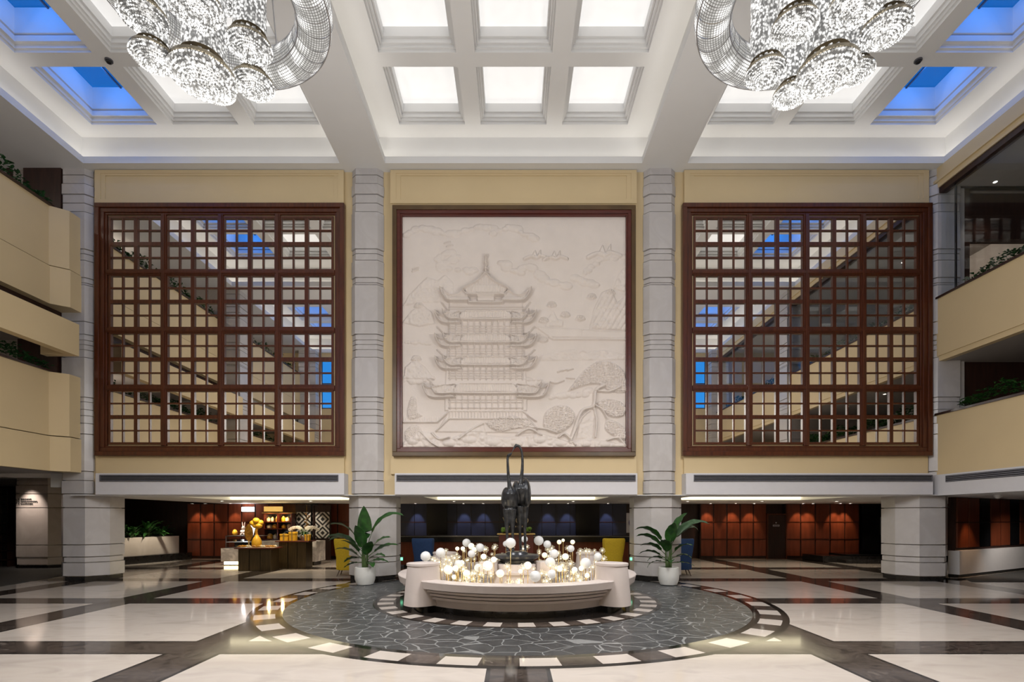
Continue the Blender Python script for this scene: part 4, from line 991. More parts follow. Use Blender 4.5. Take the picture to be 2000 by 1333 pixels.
pot_plant(-4.25,14.66,'tall leafy plant in white pot in front of the pillar left of the mural',
 [(D(-80),D(84),1.0,.95,.20,.25,0,0),(D(-100),D(70),.85,.75,.17,.5,.2,0),(D(178),D(62),1.05,.95,.15,1.3,.3,1),(D(200),D(50),.95,.85,.13,1.3,.5,1),(D(165),D(38),1.0,.9,.12,1.2,.4,1),(D(0),D(74),1.15,1.15,.10,1.75,.7,0),
  (D(-20),D(50),.9,.7,.11,.9,.5,0),(D(10),D(40),.8,.7,.11,.9,.4,0),(D(-30),D(30),.7,.55,.10,.9,.3,0),(D(-160),D(40),.75,.6,.16,.9,.2,0),(D(-140),D(55),.8,.6,.15,.8,.1,0),(D(170),D(5),.75,.45,.10,.8,.3,0),(D(-60),D(60),.7,.6,.16,.7,.1,0),
  (D(20),D(15),.65,.45,.10,.9,.3,0),(D(190),D(-5),.65,.4,.08,.6,.3,0),(D(-50),D(10),.62,.36,.13,1.0,0,0)])
pot_plant(4.42,14.60,'broad leafy plant in white pot in front of the pillar right of the mural',
 [(D(-5),D(60),1.15,1.0,.20,1.5,.3,1),(D(20),D(62),1.1,.95,.14,1.9,.5,1),(D(5),D(78),1.2,.75,.16,.8,.3,0),(D(180),D(62),1.05,.85,.13,1.5,.4,0),(D(170),D(55),.95,.75,.12,1.3,.5,0),(D(190),D(45),.85,.65,.12,1.2,.3,0),
  (D(175),D(35),.75,.6,.11,1.2,.3,0),(D(200),D(25),.7,.5,.10,1.2,.3,0),(D(185),D(12),.65,.45,.09,1.3,.2,0),(D(-90),D(75),1.0,.7,.17,.8,0,0),(D(-40),D(50),.85,.55,.16,1.2,0,0),(D(-20),D(30),.75,.45,.15,1.4,0,0),(D(-120),D(60),.8,.6,.15,.9,0,0),(D(-100),D(30),.62,.4,.12,1.1,0,0),(D(0),D(8),.62,.5,.05,.7,.2,0)])

# ------------------------------------------------------------------ wing armchairs (backs to the camera)
def armchair(x,y,rz,fab,label):
    t=thing('armchair',(x,y,0),label,'chair','wing armchairs beside the pillars'); t.rotation_euler=(0,0,rz)
    m_=LMB(); hs=[(.20,.27,.06),(.45,.31,.02),(.80,.355,-.05),(1.10,.385,-.11),(1.20,.385,-.125),(1.235,.36,-.12)]; L_=[]
    for z,w_,y0 in hs:
        o_=[(-w_,y0-.30+.20),(-w_*.9,y0-.30+.04),(-w_*.6,y0-.30),(0,y0-.32),(w_*.6,y0-.30),(w_*.9,y0-.30+.04),(w_,y0-.30+.20)]
        i_=[(w_-.075,y0-.30+.22),(w_*.8-.06,y0-.30+.14),(w_*.5,y0-.30+.10),(0,y0-.32+.11),(-w_*.5,y0-.30+.10),(-w_*.8+.06,y0-.30+.14),(-w_+.075,y0-.30+.22)]
        L_.append([(a,b_,z) for a,b_ in o_+i_])
    m_.loops(L_,True,True,True); m_.build('backrest',M[fab],t,True,.015)
    m_=LMB(); m_.box(-.25,.25,-.2,.34,.20,.40); m_.build('seat_base',M[fab],t,bevel=.03)
    m_=LMB(); m_.box(-.245,.245,-.16,.36,.40,.50); m_.build('seat_cushion',M[fab],t,bevel=.04)
    for s in (-1,1):
        m_=LMB(); m_.box(s*.25,s*.34,-.12,.30,.20,.64); m_.build('armrest',M[fab],t,bevel=.03)
    for sx_ in (-1,1):
        for sy_ in (-1,1):
            m_=LMB(); m_.tube([(sx_*.21,sy_*.2+.05,.21),(sx_*.29,sy_*.28+.05,0)],[.022,.012],8); m_.build('leg',M['leg'],t,True)
    return t
armchair(-5.50,16.95,D(6),'yellow','mustard yellow wing armchair left of the pillar with the left potted plant')
armchair(-3.02,17.35,D(-2),'blue','navy blue wing armchair behind the left rim of the fountain')
armchair(3.33,17.3,D(3),'yellow','mustard yellow wing armchair behind the right rim of the fountain')
armchair(5.56,17.05,D(-5),'blue','navy blue wing armchair right of the pillar with the right potted plant')
for x,lab in ((-3.42,'left'),(3.63,'right')):
    t=thing('exit_light',(x+(.0),15.72,.62),'small green indicator light on the pillar %s of the fountain'%lab,'light','green indicator lights')
    t.location=( -3.42 if x<0 else 3.55, 15.6,.66)
    MB().box(t.location.x-.02,t.location.x+.06,15.56,15.66,.61,.72).build('housing',M['slat'],t); MB().box(t.location.x-.015,t.location.x+.055,15.545,15.559,.62,.71).build('lens',M['green'],t)

# ------------------------------------------------------------------ ground floor behind
ZG=2.58
m_=MB(); xs2=[(-10.6,-5.5),(-2.85,3.05),(5.6,10.75)]; y0t,y1t=16.2,19.2
m_.box(-13.2,26,15.25,y0t,ZG,ZG+.02) ; m_.box(-13.2,26,y1t,25.2,ZG,ZG+.3)
px_=-13.2
for a,b_ in xs2+[(26,26)]:
    m_.box(px_,a,y0t,y1t,ZG,ZG+.3); px_=b_
m_.box(-13.2,26,15.7,25.2,ZG+.3,ZG+.34)
m_.box(13.05,26,-2,15.25,2.575,2.6); m_.box(-26,-13.55,-2,15.62,3.42,3.46); m_.box(-26,-13.2,15.62,25.2,3.42,3.46); m_.box(-13.4,-13.2,15.9,25.2,ZG,3.42)
m_.box(14.2,26,15.25,15.45,ZG,3.3); m_.box(17.9,26,15.25,15.45,3.3,ZS)
o=S(m_.build('ceiling_lower',M['galceil'].copy() if False else M['white']),'low white ceiling over the ground floor lounge','ceiling')
for k,(a,b_) in enumerate(xs2):
    lab=('left','centre','right')[k]
    t=thing('light_trough',((a+b_)/2,17.7,ZG),'long recessed ceiling light trough over the %s'%('cafe counter','reception desk','lounge wall panels')[k],'light','recessed light troughs')
    MB().box(a+.02,b_-.02,y1t-.06,y1t-.02,ZG+.03,ZG+.24).build('trough_lamp',M['trough'],t)
    MB().box(a+.02,b_-.02,y0t+.02,y1t-.08,ZG+.255,ZG+.285).build('trough_top',M['trough2'],t)
# far wall
m_=MB(); m_.box(-26,26,24.25,24.5,0,3.6); m_.box(-26,-25.7,-3,24.5,0,3.6); m_.box(25.7,26,-3,24.5,0,3.6)
S(m_.build('wall_far',M['darkwood']),'dark wall along the back of the ground floor','wall')
def panels(name,label,x0,x1,n,y,rows,mat_,gap=.03,joint='darkwood',light_line=True):
    t=thing(name,((x0+x1)/2,y,0),label,'panelling',kind='structure')
    MB().box(x0,x1,y,y+.2,0,ZG).build('backing',M[joint],t)
    m_=MB(); w_=(x1-x0)/n
    for i in range(n):
        for z0,z1 in rows: m_.box(x0+i*w_+gap,x0+(i+1)*w_-gap,y-.03,y,z0+gap*.6,z1-gap*.6)
    m_.build('panel',M[mat_],t,bevel=.006)
    m_=MB()
    for z0,z1 in rows[1:]: m_.box(x0,x1,y-.045,y,z0-.012,z0+.006)
    m_.build('ledge',M['steel'] if False else M['wood'],t); return t
RW=[(.12,.92),(.92,1.72),(1.72,ZG)]
panels('trim_8','mahogany wall panelling behind the cafe counter',-15.3,-7.6,12,24,RW,'panelwood')
panels('trim_9','navy wall panelling behind the reception desk',-5.3,5.3,16,24,[(.1,1.0),(1.0,1.72),(1.72,ZG)],'navy',.012,'black')
panels('trim_10','mahogany wall panelling left of the plain lounge door',8.75,11.85,5,24,RW,'panelwood')
panels('trim_11','mahogany wall panelling right of the plain lounge door',12.75,16.2,5,24,RW,'panelwood')
panels('trim_12','mahogany wall panelling behind the right corner pillar',18.3,20.5,3,24,RW,'panelwood')
for a,b_,i in ((-4.05,-3.1,0),(2.9,4.0,1)):
    S(MB().box(a,b_,23.85,23.99,.0,ZG).build('trim_%d'%(13+i),M['black']),'black recessed strip in the navy reception wall, %s'%('left of the letters' if i==0 else 'right of the letters'),'trim')
# door in the panelling
t=thing('door_1',(12.3,24,0),'plain dark mahogany door with a small plate in the lounge wall','door',kind='structure')
MB().box(11.88,12.72,23.93,24.1,0.02,2.05).build('door_leaf',M['darkwood'],t,bevel=.008)
MB().frame(11.83,12.77,-.05,2.12,.06,23.9,24.1).build('door_frame',M['wood'],t)
MB().box(12.12,12.42,23.915,23.93,1.52,1.60).build('door_plate',M['paper'],t); LMB().lathe([(.03,0),(.03,.01),(.001,.01)],(0,0,0),12).build('door_symbol',M['paper'],t,M=Matrix.Translation((12.27-12.3,23.93-24,1.69))@Matrix.Rotation(PI/2,4,'X'))
m_=MB(); 
for k in range(5): m_.box(12.15+k*.05,12.18+k*.05,23.911,23.915,1.535,1.585)
m_.build('plate_lettering',M['ink'],t)
# dark niche at right with upright door handles, and the low black stage
t=thing('wall_niche',(17.2,24,0),'black glazed niche with three upright white door handles','niche',kind='structure')
MB().box(16.3,18.25,23.9,24.1,0,ZG).build('backing',M['black'],t)
for k,x in enumerate((17.15,17.35,17.5)): MB().box(x-.025,x+.025,23.86,23.9,1.15 ,1.95).build('door_handle',emat_ if False else M['steel'],t)
t=thing('low_stage',(15.6,22.4,0),'low black stepped stone stage by the right wall panels','stage')
MB().box(13.3,18.0,22.0,23.6,0,.28).build('upper_step',M['plinth'],t,bevel=.02); MB().box(13.9,17.8,21.4,22.0,0,.16).build('lower_step',M['plinth'],t,bevel=.02); MB().box(14.4,17.6,22.2,23.4,.28,.34).build('seat_pad',M['black'],t,bevel=.02)
# downlights washing the walls
for k,x in enumerate((-14.75,-14.15,-13.0,9.05,10.2,11.05,13.3,13.75,15.0,15.45)):
    downlight(x,23.5,ZG,'recessed downlight over the mahogany panelling','downlights over the mahogany panelling',48,(D(24),0,0),1.0,(1,.66,.40))
for k,x in enumerate((-4.5,-2.3,-1.4,1.6,2.5,4.35)):
    downlight(x,23.5,ZG,'recessed downlight over the navy reception wall','downlights over the navy wall',40,(D(24),0,0),.9,(.72,.78,1))
for k,(x,y) in enumerate(((-11.5,20.2),(-8,20.2),(-5.8,21.5),(-2.4,20.6),(0,20.6),(2.4,20.6),(7,20.6),(10,20.6),(13,20.6),(16.5,18.5),(-17,20))):
    downlight(x,y,ZG,'added fill downlight in the low white ceiling','added fill downlights of the low ceiling',110,(0,0,0),2.0,(1,.85,.65))  # added as general fill to light the lounge floor

# reception desk, letters, side table with plants
t=thing('reception_desk',(0,20,0),'long reception desk with glossy black top and mahogany front','desk')
MB().box(-4.4,4.5,20.02,20.7,.08,.98).build('desk_front',M['panelwood'],t,bevel=.01); MB().box(-4.3,4.4,20.1,20.6,0,.08).build('kick_base',M['black'],t); MB().box(-4.5,4.6,19.9,20.8,.98,1.22).build('counter_top',M['black'],t,bevel=.01); MB().box(-4.5,4.6,19.885,19.9,1.185,1.2).build('edge_strip',M['steel'],t)
def text(s_,loc,size,mat_,name,parent=None,ext=.012,rot=(PI/2,0,0),align='CENTER'):
    c_=bpy.data.curves.new(name,'FONT'); c_.body=s_; c_.size=size; c_.extrude=ext; c_.align_x=align; tmp=bpy.data.objects.new('tmp',c_); COL.objects.link(tmp); bpy.context.view_layer.update()
    me=bpy.data.meshes.new_from_object(tmp.evaluated_get(bpy.context.evaluated_depsgraph_get())); bpy.data.objects.remove(tmp); o=bpy.data.objects.new(name,me); COL.objects.link(o); me.materials.clear(); me.materials.append(mat_); o.rotation_euler=rot
    o.location=Vector(loc)-(parent.location if parent else Vector((0,0,0))); o.parent=parent; return o
t=thing('wall_sign',(.1,23.95,1.7),'brass lettering on the navy reception wall behind the cranes','sign')
text('VOCO',(.10,23.94,1.66),.42,M['brass'],'lettering',t)
m_=MB()
for k in range(9): m_.box(-.32+k*.1,-.27+k*.1,23.93,23.955,1.48,1.55)
m_.build('small_lettering',M['brass'],t)
t=thing('side_table',(.05,17.6,0),'red brown console table behind the crane sculpture','table')
MB().box(-.5,.68,17.4,17.9,.06,1.34).build('cabinet',M['woodred'],t,bevel=.01); MB().box(-.56,.74,17.35,17.95,1.34,1.38).build('table_top',M['gold'],t,bevel=.006)
MB().box(-.45,.63,17.43,17.87,0,.06).build('plinth',M['black'],t)
for x,l in ((-.3,'left'),(.48,'right')):
    t=thing('moss_plant',(x,17.62,1.38),'small green moss plant on the console, %s of the crane legs'%l,'plant')
    MB().lathe([(.08,0),(.1,.05),(.09,.07)],(x,17.62,1.38),16).build('bowl',M['black'],t,True)
    m_=MB(); r_=random.Random(5)
    for k in range(9): m_.ball((x+r_.gauss(0,.06),17.62+r_.gauss(0,.05),1.49+r_.uniform(-.03,.06)),.06,8,6)
    m_.build('moss',M['greenmoss'],t,True)
t=thing('poster',(4.6,19.5,0),'white poster with a purple disc on a stand beside the right pillar','poster')
MB().box(4.30,5.0,19.48,19.52,1.35,2.1).build('board',M['paper'],t); m_=LMB(); m_.lathe([(.24,0),(.24,.004),(.001,.004)],(0,0,0),32); m_.build('printed_disc',M['purple'],t,M=Matrix.Translation((.02,-.026,1.73))@Matrix.Rotation(PI/2,4,'X'))
MB().tube([(4.65,19.5,0.01),(4.65,19.5,1.4)],.02,8).build('pole',M['steel'],t); MB().lathe([(.2,0),(.2,.015),(.02,.03)],(4.65,19.5,0),20).build('base',M['steel'],t)

# ------------------------------------------------------------------ cafe counter
t=thing('cafe_counter',(-10.2,21,0),'veined white marble cafe counter with an amber lit kick strip','counter')
MB().box(-11.75,-7.95,20.55,21.5,.17,.74).build('left_block',M['marble'],t,bevel=.01) if False else None
MB().box(-11.75,-10.2,20.55,21.5,.16,.69).build('marble_front',M['marble'],t,bevel=.008); MB().box(-10.2,-7.9,20.5,21.5,.16,.98).build('marble_front',M['marble'],t,bevel=.008)
MB().box(-11.6,-8.05,20.66,21.4,0,.16).build('recessed_base',M['black'],t); MB().box(-11.65,-8.2,20.6,20.655,.035,.15).build('kick_light',M['ledwarm'],t)
t=thing('cake_display_case',(-10.9,21,.69),'glass cake display case on the low end of the marble counter','display case')
MB().frame(-11.6,-10.22,.70,1.19,.025,20.62,20.65).build('front_frame',M['steel'],t); MB().box(-11.6,-10.22,20.63,20.637,.72,1.17).build('glass_front',M['glass'],t)
MB().box(-11.6,-10.22,20.62,21.3,.693,.715).build('base_tray',M['steel'],t); MB().box(-11.6,-10.22,20.62,21.3,1.17,1.195).build('top',M['steel'],t); MB().box(-11.58,-10.22,20.66,21.28,.93,.945).build('glass_shelf',M['paper'],t); MB().box(-11.6,-10.22,21.28,21.3,.715,.99).build('back_panel',M['navy'],t)
for k,(x,z) in enumerate(((-11.4,.945),(-11.1,.945),(-10.8,.945),(-10.5,.945),(-11.3,.715),(-10.9,.715),(-10.5,.715))):
    z+=.003
    t=thing('small_cake',(x,20.95,z),'small cake inside the glass display case','cake','cakes in the display case')
    MB().lathe([(.07,0),(.07,.07),(.06,.08),(.001,.08)],(x,20.95,z),16).build('cake_body',M[('bread','ivory','amber')[k%3]],t,True); MB().ball((x,20.95,z+.09),.02,8,6).build('cherry',M['woodred'],t,True)
def pedestal_table(x0,x1,y0,y1,h,label):
    t=thing('pedestal_table',((x0+x1)/2,(y0+y1)/2,0),label,'table','bronze pedestal tables')
    n=3; w_=(x1-x0-.2)/n; m_=MB()
    for k in range(n): m_.box(x0+.1+k*w_+.012,x0+.1+(k+1)*w_-.012,y0+.08+.015*(k%2),y1-.08,0,h-.04)
    m_.build('bronze_base',M['brownmetal'],t,bevel=.006); MB().box(x0,x1,y0,y1,h-.04,h).build('table_top',M['woodred'],t,bevel=.006)
pedestal_table(-10.0,-8.6,18.3,19.1,.84,'low bronze clad pedestal table of pastries in front of the marble counter')
pedestal_table(-9.0,-7.75,19.3,20.1,1.04,'taller bronze clad pedestal table with the white orchid')
r_=random.Random(21)
k=0
for i in range(8):
    for j in range(2):
        x=-9.85+i*.17; y=18.42+j*.17
        if math.hypot(x+9.42,y-18.78)<.27: continue
        t=thing('pastry',(x,y,.84),'golden brown pastry on the low bronze table','pastry','pastries on the low bronze table')
        m_=MB(); m_.tube([(x-.07,y,.875),(x-.035,y+.012,.89),(x,y+.018,.90),(x+.035,y+.012,.89),(x+.07,y,.875)],[.012,.028,.035,.028,.012],8); m_.build('crust',M[('bread','amber','ivory')[(i+j)%3]],t,True); MB().lathe([(.075,0),(.08,.006),(.001,.006)],(x,y,.841),14).build('paper_case',M['ivory'],t)
# figures
def rabbit(x,y,z,h,label):
    t=thing('rabbit_figure',(x,y,z),label,'figurine'); m_=MB()
    m_.ball((x,y,z+.2*h),.2*h,14,10,1,.9,1.05); m_.ball((x,y-.02*h,z+.5*h),.14*h,12,8)
    for s in (-1,1):
        m_.tube([(x+s*.05*h,y,z+.58*h),(x+s*.08*h,y,z+.8*h),(x+s*.10*h,y,z+.98*h)],[.035*h,.045*h,.012*h],8); m_.ball((x+s*.13*h,y-.14*h,z+.06*h),.07*h,8,6); m_.tube([(x+s*.16*h,y-.06*h,z+.34*h),(x+s*.10*h,y-.18*h,z+.22*h)],[.05*h,.035*h],8)
    o=m_.build('body',M['rabbit'],t,True); q=o.modifiers.new('r','REMESH'); q.mode='VOXEL'; q.voxel_size=.018; q.use_smooth_shade=True
    m_=MB(); 
    for s in (-1,1): m_.ball((x+s*.055*h,y-.145*h,z+.53*h),.018*h,6,5)
    m_.build('eyes',M['ink'],t)
rabbit(-11.02,20.9,1.205,.58,'pale rabbit figurine standing on the glass cake case')
t=thing('golden_egg',(-11.35,20.85,1.195),'small golden egg on the left end of the cake case','egg')
m_=MB(); m_.lathe([(.001,.0),(.06,.01),(.10,.08),(.095,.15),(.05,.23),(.001,.25)],(-11.35,20.85,1.2),20); m_.build('shell',M['yellowplastic'],t,True); MB().lathe([(.07,0),(.08,.012),(.06,.03)],(-11.35,20.85,1.195),16).build('egg_cup',M['gold'],t,True)
t=thing('menu_stand',(-10.55,20.72,1.195),'tilted white lit menu board on the cake case','menu'); 
m_=MB(); m_.obox(None,.10,.012,.26,M=Matrix.Translation((-10.57,20.74,1.49))@Matrix.Rotation(.28,4,'Y')); m_.build('board',emat('menu_board_white',(1,1,1),.9),t); MB().box(-10.73,-10.5,20.66,20.86,1.198,1.225).build('foot',M['steel'],t)
t=thing('golden_tree_ornament',(-9.55,18.78,.84),'tall golden tree ornament with a round crown on the low bronze table','ornament')
x,y=-9.42,18.78
MB().lathe([(.15,0),(.17,.05),(.17,.22),(.12,.34),(.07,.40),(.05,.46)],(x,y,.84),24).build('base_pot',M['yellowplastic'],t,True); MB().tube([(x,y,1.28),(x-.02,y,1.42),(x+.015,y,1.52),(x,y,1.66)],[.045,.05,.04,.05],10).build('trunk',M['amber'],t,True)
m_=MB()
for a,b_,c_ in ((-.14,0,1.72),(.12,.02,1.74),(0,-.04,1.82),(-.06,.03,1.64),(.08,0,1.63)): m_.ball((x+a,y+b_,c_),.115,12,8,1.1,.8,.9)
m_.build('crown',M['yellowplastic'],t,True)
t=thing('leaf_ornament',(-9.75,18.95,.84),'flat amber leaf shaped ornament behind the golden tree','ornament')
m_=LMB(); m_.lathe([(.001,0),(.12,.10),(.17,.28),(.14,.48),(.05,.62),(.001,.66)],(0,0,0),20); o=m_.build('leaf_blade',M['amber'],t,True,M=Matrix.Translation((-.06,.02,.2))@Matrix.Diagonal((1,.25,1,1))); MB().lathe([(.08,0),(.09,.02),(.03,.05),(.02,.24)],(-9.81,18.97,.84),14).build('foot',M['gold'],t,True)
def giftbox(x,y,z,w_,d,h,label,ribbon='gold'):
    t=thing('gift_box',(x,y,z),label,'box','golden gift boxes'); MB().box(x-w_/2,x+w_/2,y-d/2,y+d/2,z,z+h*.75).build('box_body',M['yellowplastic'],t,bevel=.008); MB().box(x-w_/2-.008,x+w_/2+.008,y-d/2-.008,y+d/2+.008,z+h*.75,z+h).build('lid',M['yellowplastic'],t,bevel=.008)
    MB().box(x-.02,x+.02,y-d/2-.012,y+d/2+.012,z+.001,z+h+.004).build('ribbon',M[ribbon],t)
giftbox(-8.72,19.55,1.04,.30,.24,.26,'golden gift box on the left of the taller bronze table'); giftbox(-8.40,19.52,1.04,.24,.22,.34,'taller golden gift box beside the orchid pot'); giftbox(-7.88,19.6,1.04,.17,.17,.24,'small golden gift box on the right edge of the taller bronze table')
t=thing('orchid_pot',(-8.12,19.8,1.04),'white orchid in a silver pot on the taller bronze table','plant')
x,y=-8.12,19.85
MB().lathe([(.11,0),(.15,.08),(.15,.18),(.13,.2),(.12,.17)],(x,y,1.04),24).build('pot',M['steel'],t,True); MB().lathe([(.12,.17),(.001,.18)],(x,y,1.04),16,cap=False).build('soil',M['soil'],t)
m_=MB(); s_=MB(); p_=MB(); r_=random.Random(4)
for k in range(10): big_leaf(m_,(x,y,1.21),k*.63,.7+.3*(k%2),.3,.055,1.4,0,.1,None)
for az in (0,.5,PI,2.7,1.2):
    pts=[Vector((x,y,1.22))]; e=1.45
    for k in range(9): pts.append(pts[-1]+Vector((math.cos(az)*math.cos(e),math.sin(az)*math.cos(e)*.4,math.sin(e)))*.085); e-=.26
    s_.tube(pts,.007,5)
    for q in pts[4:]:
        for j in range(5):
            a=2*PI*j/5; p_.ball(q+Vector((.035*math.cos(a),-.02,.035*math.sin(a))),.03,6,5,1,.35,1)
m_.build('leaves',M['leaf'],t,True); s_.build('stem',M['stem'],t,True); p_.build('blossoms',M['petal'],t,True)
# back shelf of the cafe with golden sign
t=thing('cafe_shelf',(-10.3,22.6,0),'dark cafe back shelf with a copper top and lit compartments','shelf')
MB().box(-11.0,-9.75,22.9,23.0,0,2.12).build('back_panel',M['black'],t); m_=MB()
for z in (.0,.95,1.42,1.72,2.09): m_.box(-11.0,-9.75,22.5,22.9,z,z+.03)
m_.build('shelf_board',M['woodred'],t); m_=MB()
for xx in (-11.0,-10.4,-9.79): m_.box(xx,xx+.04,22.5,22.9,.03,2.09)
m_.build('upright',M['woodred'],t); MB().box(-11.05,-9.7,22.46,22.92,2.12,2.15).build('copper_top',M['gold'],t)
t=thing('menu_sign',(-10.9,22.6,2.15),'golden backlit menu sign above the cafe back shelf','sign'); MB().box(-11.05,-10.25,22.66,22.74,2.2,2.42).build('sign_box',emat('amber_sign',(1,.55,.08),.55),t); 
for xx in (-10.9,-10.4): MB().box(xx-.02,xx+.02,22.68,22.72,2.15,2.2).build('sign_foot',M['black'],t)
for k,(xx,z,w_,h,mt_) in enumerate(((-10.86,1.75,.09,.20,'ivory'),(-10.67,1.75,.075,.22,'ivory'),(-10.49,1.75,.06,.24,'amber'),(-10.2,1.75,.09,.26,'yellowplastic'),(-10.0,1.75,.11,.22,'ivory'),(-10.81,1.45,.12,.18,'ivory'),(-10.58,1.45,.11,.2,'amber'),(-10.18,1.45,.1,.18,'yellowplastic'),(-9.95,1.45,.09,.2,'ivory'),(-10.8,.98,.12,.26,'amber'),(-10.55,.98,.1,.24,'ivory'),(-10.15,.98,.12,.3,'amber'),(-9.93,.98,.08,.24,'yellowplastic'))):
    t=thing('tea_jar',(xx,22.7,z),'%s jar on the cafe back shelf, %s row, %s from the left'%({'ivory':'cream','amber':'amber','yellowplastic':'golden'}[mt_],{1.75:'top',1.45:'middle',.98:'bottom'}[z],ordn[{1.75:0,1.45:5,.98:9}[z]*-1+k]),'jar','jars on the cafe back shelf')
    MB().lathe([(w_*.75,0),(w_,.03),(w_,h*.7),(w_*.6,h*.8)],(xx,22.7,z+.003),18).build('jar_body',M[mt_],t,True); MB().lathe([(w_*.65,h*.8),(w_*.65,h*.9),(.02,h*.93),(.015,h)],(xx,22.7,z),16).build('lid',M['gold'],t,True)
light('POINT','shelf_light',(-10.7,22.4,1.95),10,(1,.75,.35),.05); light('POINT','shelf_light',(-10.1,22.4,1.95),10,(1,.75,.35),.05)
light('SPOT','table_spot',(-9.2,18.3,2.55),90,(1,.8,.5),.05,rot=(D(8),0,0),spot=1.3); light('SPOT','table_spot',(-8.3,19.1,2.55),90,(1,.82,.55),.05,rot=(D(8),0,0),spot=1.3); light('POINT','case_light',(-10.9,20.9,1.12),5,(.8,.9,1),.03); light('SPOT','counter_fill',(-11,20.2,2.55),60,(1,.85,.65),.05,rot=(D(12),0,0),spot=1.3)  # the last spot is added to lighten the marble counter
# patterned screens
t=thing('patterned_screen',(-9.05,23,0),'black and white diamond patterned panel, in two stacked halves','screen','diamond patterned panels')
MB().box(-9.78,-9.06,23.06,23.1,1.62,2.18).build('upper_panel',M['diamond'],t); MB().box(-9.78,-9.06,23.06,23.1,1.0,1.58).build('lower_panel',M['diamond'],t); MB().box(-9.84,-9.0,23.1,23.16,0,2.5).build('dark_backing',M['darkwood'],t)
t=thing('patterned_screen',(-8.6,23,0),'tall black and white diamond patterned panel right of the black stand','screen','diamond patterned panels')
MB().box(-8.92,-8.3,23.06,23.1,1.0,2.18).build('pattern_panel',M['diamond'],t); MB().box(-8.97,-8.25,23.1,23.16,0,2.5).build('dark_backing',M['darkwood'],t)
light('SPOT','screen_spot',(-9.1,22.2,2.55),40,(1,.9,.75),.05,rot=(D(35),0,0),spot=1.2)
t=thing('ornament_stand',(-8.75,22,0),'tall thin black stand hung with small copper ornaments','stand')
x,y=-8.72,22.1
MB().tube([(x,y,.98),(x,y,2.5)],.035,8).build('pole',M['black'],t); MB().tube([(x-.28,y,2.47),(x,y,2.5),(x+.28,y,2.47)],.02,6).build('cross_arm',M['black'],t); MB().lathe([(.2,0),(.2,.02),(.05,.05),(.035,.98)],(x,y,0),18).build('base',M['black'],t)
m_=MB(); r_=random.Random(6)
for k in range(14): m_.ball((x-.2+r_.gauss(0,.05),y-.02,1.45+k*.05),.035,7,5,1.2,.5,.9)
m_.tube([(x-.2,y-.02,1.42),(x-.2,y-.02,2.47)],.008,5); m_.build('ornament',M['amber'],t,True)
# lit white sign on the wall
t=thing('lit_wall_sign',(-12.4,23.9,2.3),'small glowing white sign on the mahogany panelling left of the cafe','sign')
MB().box(-12.67,-12.13,23.86,23.95,2.22,2.42).build('light_box',M['signwhite'],t); MB().box(-12.69,-12.11,23.93,23.965,2.2,2.44).build('sign_frame',M['steel'],t)
light('POINT','sign_glow',(-12.4,23.7,2.32),6,(1,.9,.9),.05)
# ------------------------------------------------------------------ left: planter, side pillar, shelves
t=thing('stone_planter',(-15.9,22.4,0),'long pale stone planter box behind the left corner pillar','planter')
A,B_=(-16.25,20.9),(-15.55,23.8)
MB().prism([A,B_,(B_[0]-.70,B_[1]),(A[0]-.70,A[1])],.32,1.08).build('planter_wall',M['stone2'],t)
MB().prism([(A[0]+.3,A[1]-.3),(B_[0]+.6,B_[1]),(B_[0]-.72,B_[1]),(A[0]-.66,A[1]-.3)],0,.319).build('black_base',M['plinth'],t)
MB().prism([(A[0]-.1,A[1]+.1),(B_[0]-.1,B_[1]-.1),(B_[0]-.65,B_[1]-.1),(A[0]-.65,A[1]+.1)],1.08,1.1).build('soil',M['soil'],t)
r_=random.Random(8)
for k in range(4):
    f=(k+.5)/4; x=A[0]+(B_[0]-A[0])*f-.36; y=A[1]+(B_[1]-A[1])*f-.1
    t=thing('leafy_shrub',(x,y,1.1),'green leafy shrub in the stone planter, %s from its near end'%ordn[k],'plant','shrubs in the stone planter')
    m_=MB(); s_=MB()
    for j in range(34):
        az=r_.uniform(0,2*PI); el=r_.uniform(.3,1.3); big_leaf(m_,(x+r_.gauss(0,.04),y+r_.gauss(0,.04),1.12),az,el,r_.uniform(.3,.62)*(1.2 if k==2 else .85),r_.uniform(.05,.09),r_.uniform(.6,1.6),0,.5,s_,.006)
    m_.build('foliage',M['leaf'],t,True); s_.build('stem',M['stem'],t,True)
light('SPOT','planter_light',(-14.9,21.9,2.55),160,(1,.9,.7),.1,rot=(0,D(35),0),spot=1.6)
# octagonal stone pillar with wayfinding sign
t=thing('pillar',(-18.35,19.3,0),'pale octagonal stone pillar with a small black wayfinding sign','pillar',kind='structure')
zs=[.42,.72,.98,1.6+.35,2.32,2.68,2.95,3.24]
zs=[.13,.38,.75,1.28,2.12,2.57,2.8,3.0,3.24]
zs=[Z(v,19.35) for v in (1105,1090,1066,993,966,949,940,926)]; zs[-1]=3.42
m_=MB(); stack(m_,oct_poly(.60,.62,2.2),zs,(-18.2,19.35)); m_.build('base_block',M['stone2'],t)
m_=MB(); m_.loops([[(-18.2+p[0],19.35+p[1],zz) for p in inset(oct_poly(.60,.62,2.2),.04)] for zz in (0,.12)],True,True,True); m_.build('plinth',M['plinth'],t)
t=thing('wayfinding_sign',(-18.2,19.33,2.6),'small black wayfinding lettering on the left stone pillar','sign')
m_=MB(); yy=19.335
xi,zi=X(29,yy),Z(980,yy)
m_.tube([(xi+.09*math.cos(a),yy-.006,zi+.09*math.sin(a)) for a in np.linspace(0,2*PI,25)],.008,6); m_.tube([(xi-.045,yy-.006,zi),(xi+.045,yy-.006,zi)],.01,6); m_.tube([(xi,yy-.006,zi+.045),(xi-.045,yy-.006,zi),(xi,yy-.006,zi-.045)],.01,6)
m_.build('arrow_symbol',M['ink'],t)
m_=MB(); r_=random.Random(2)
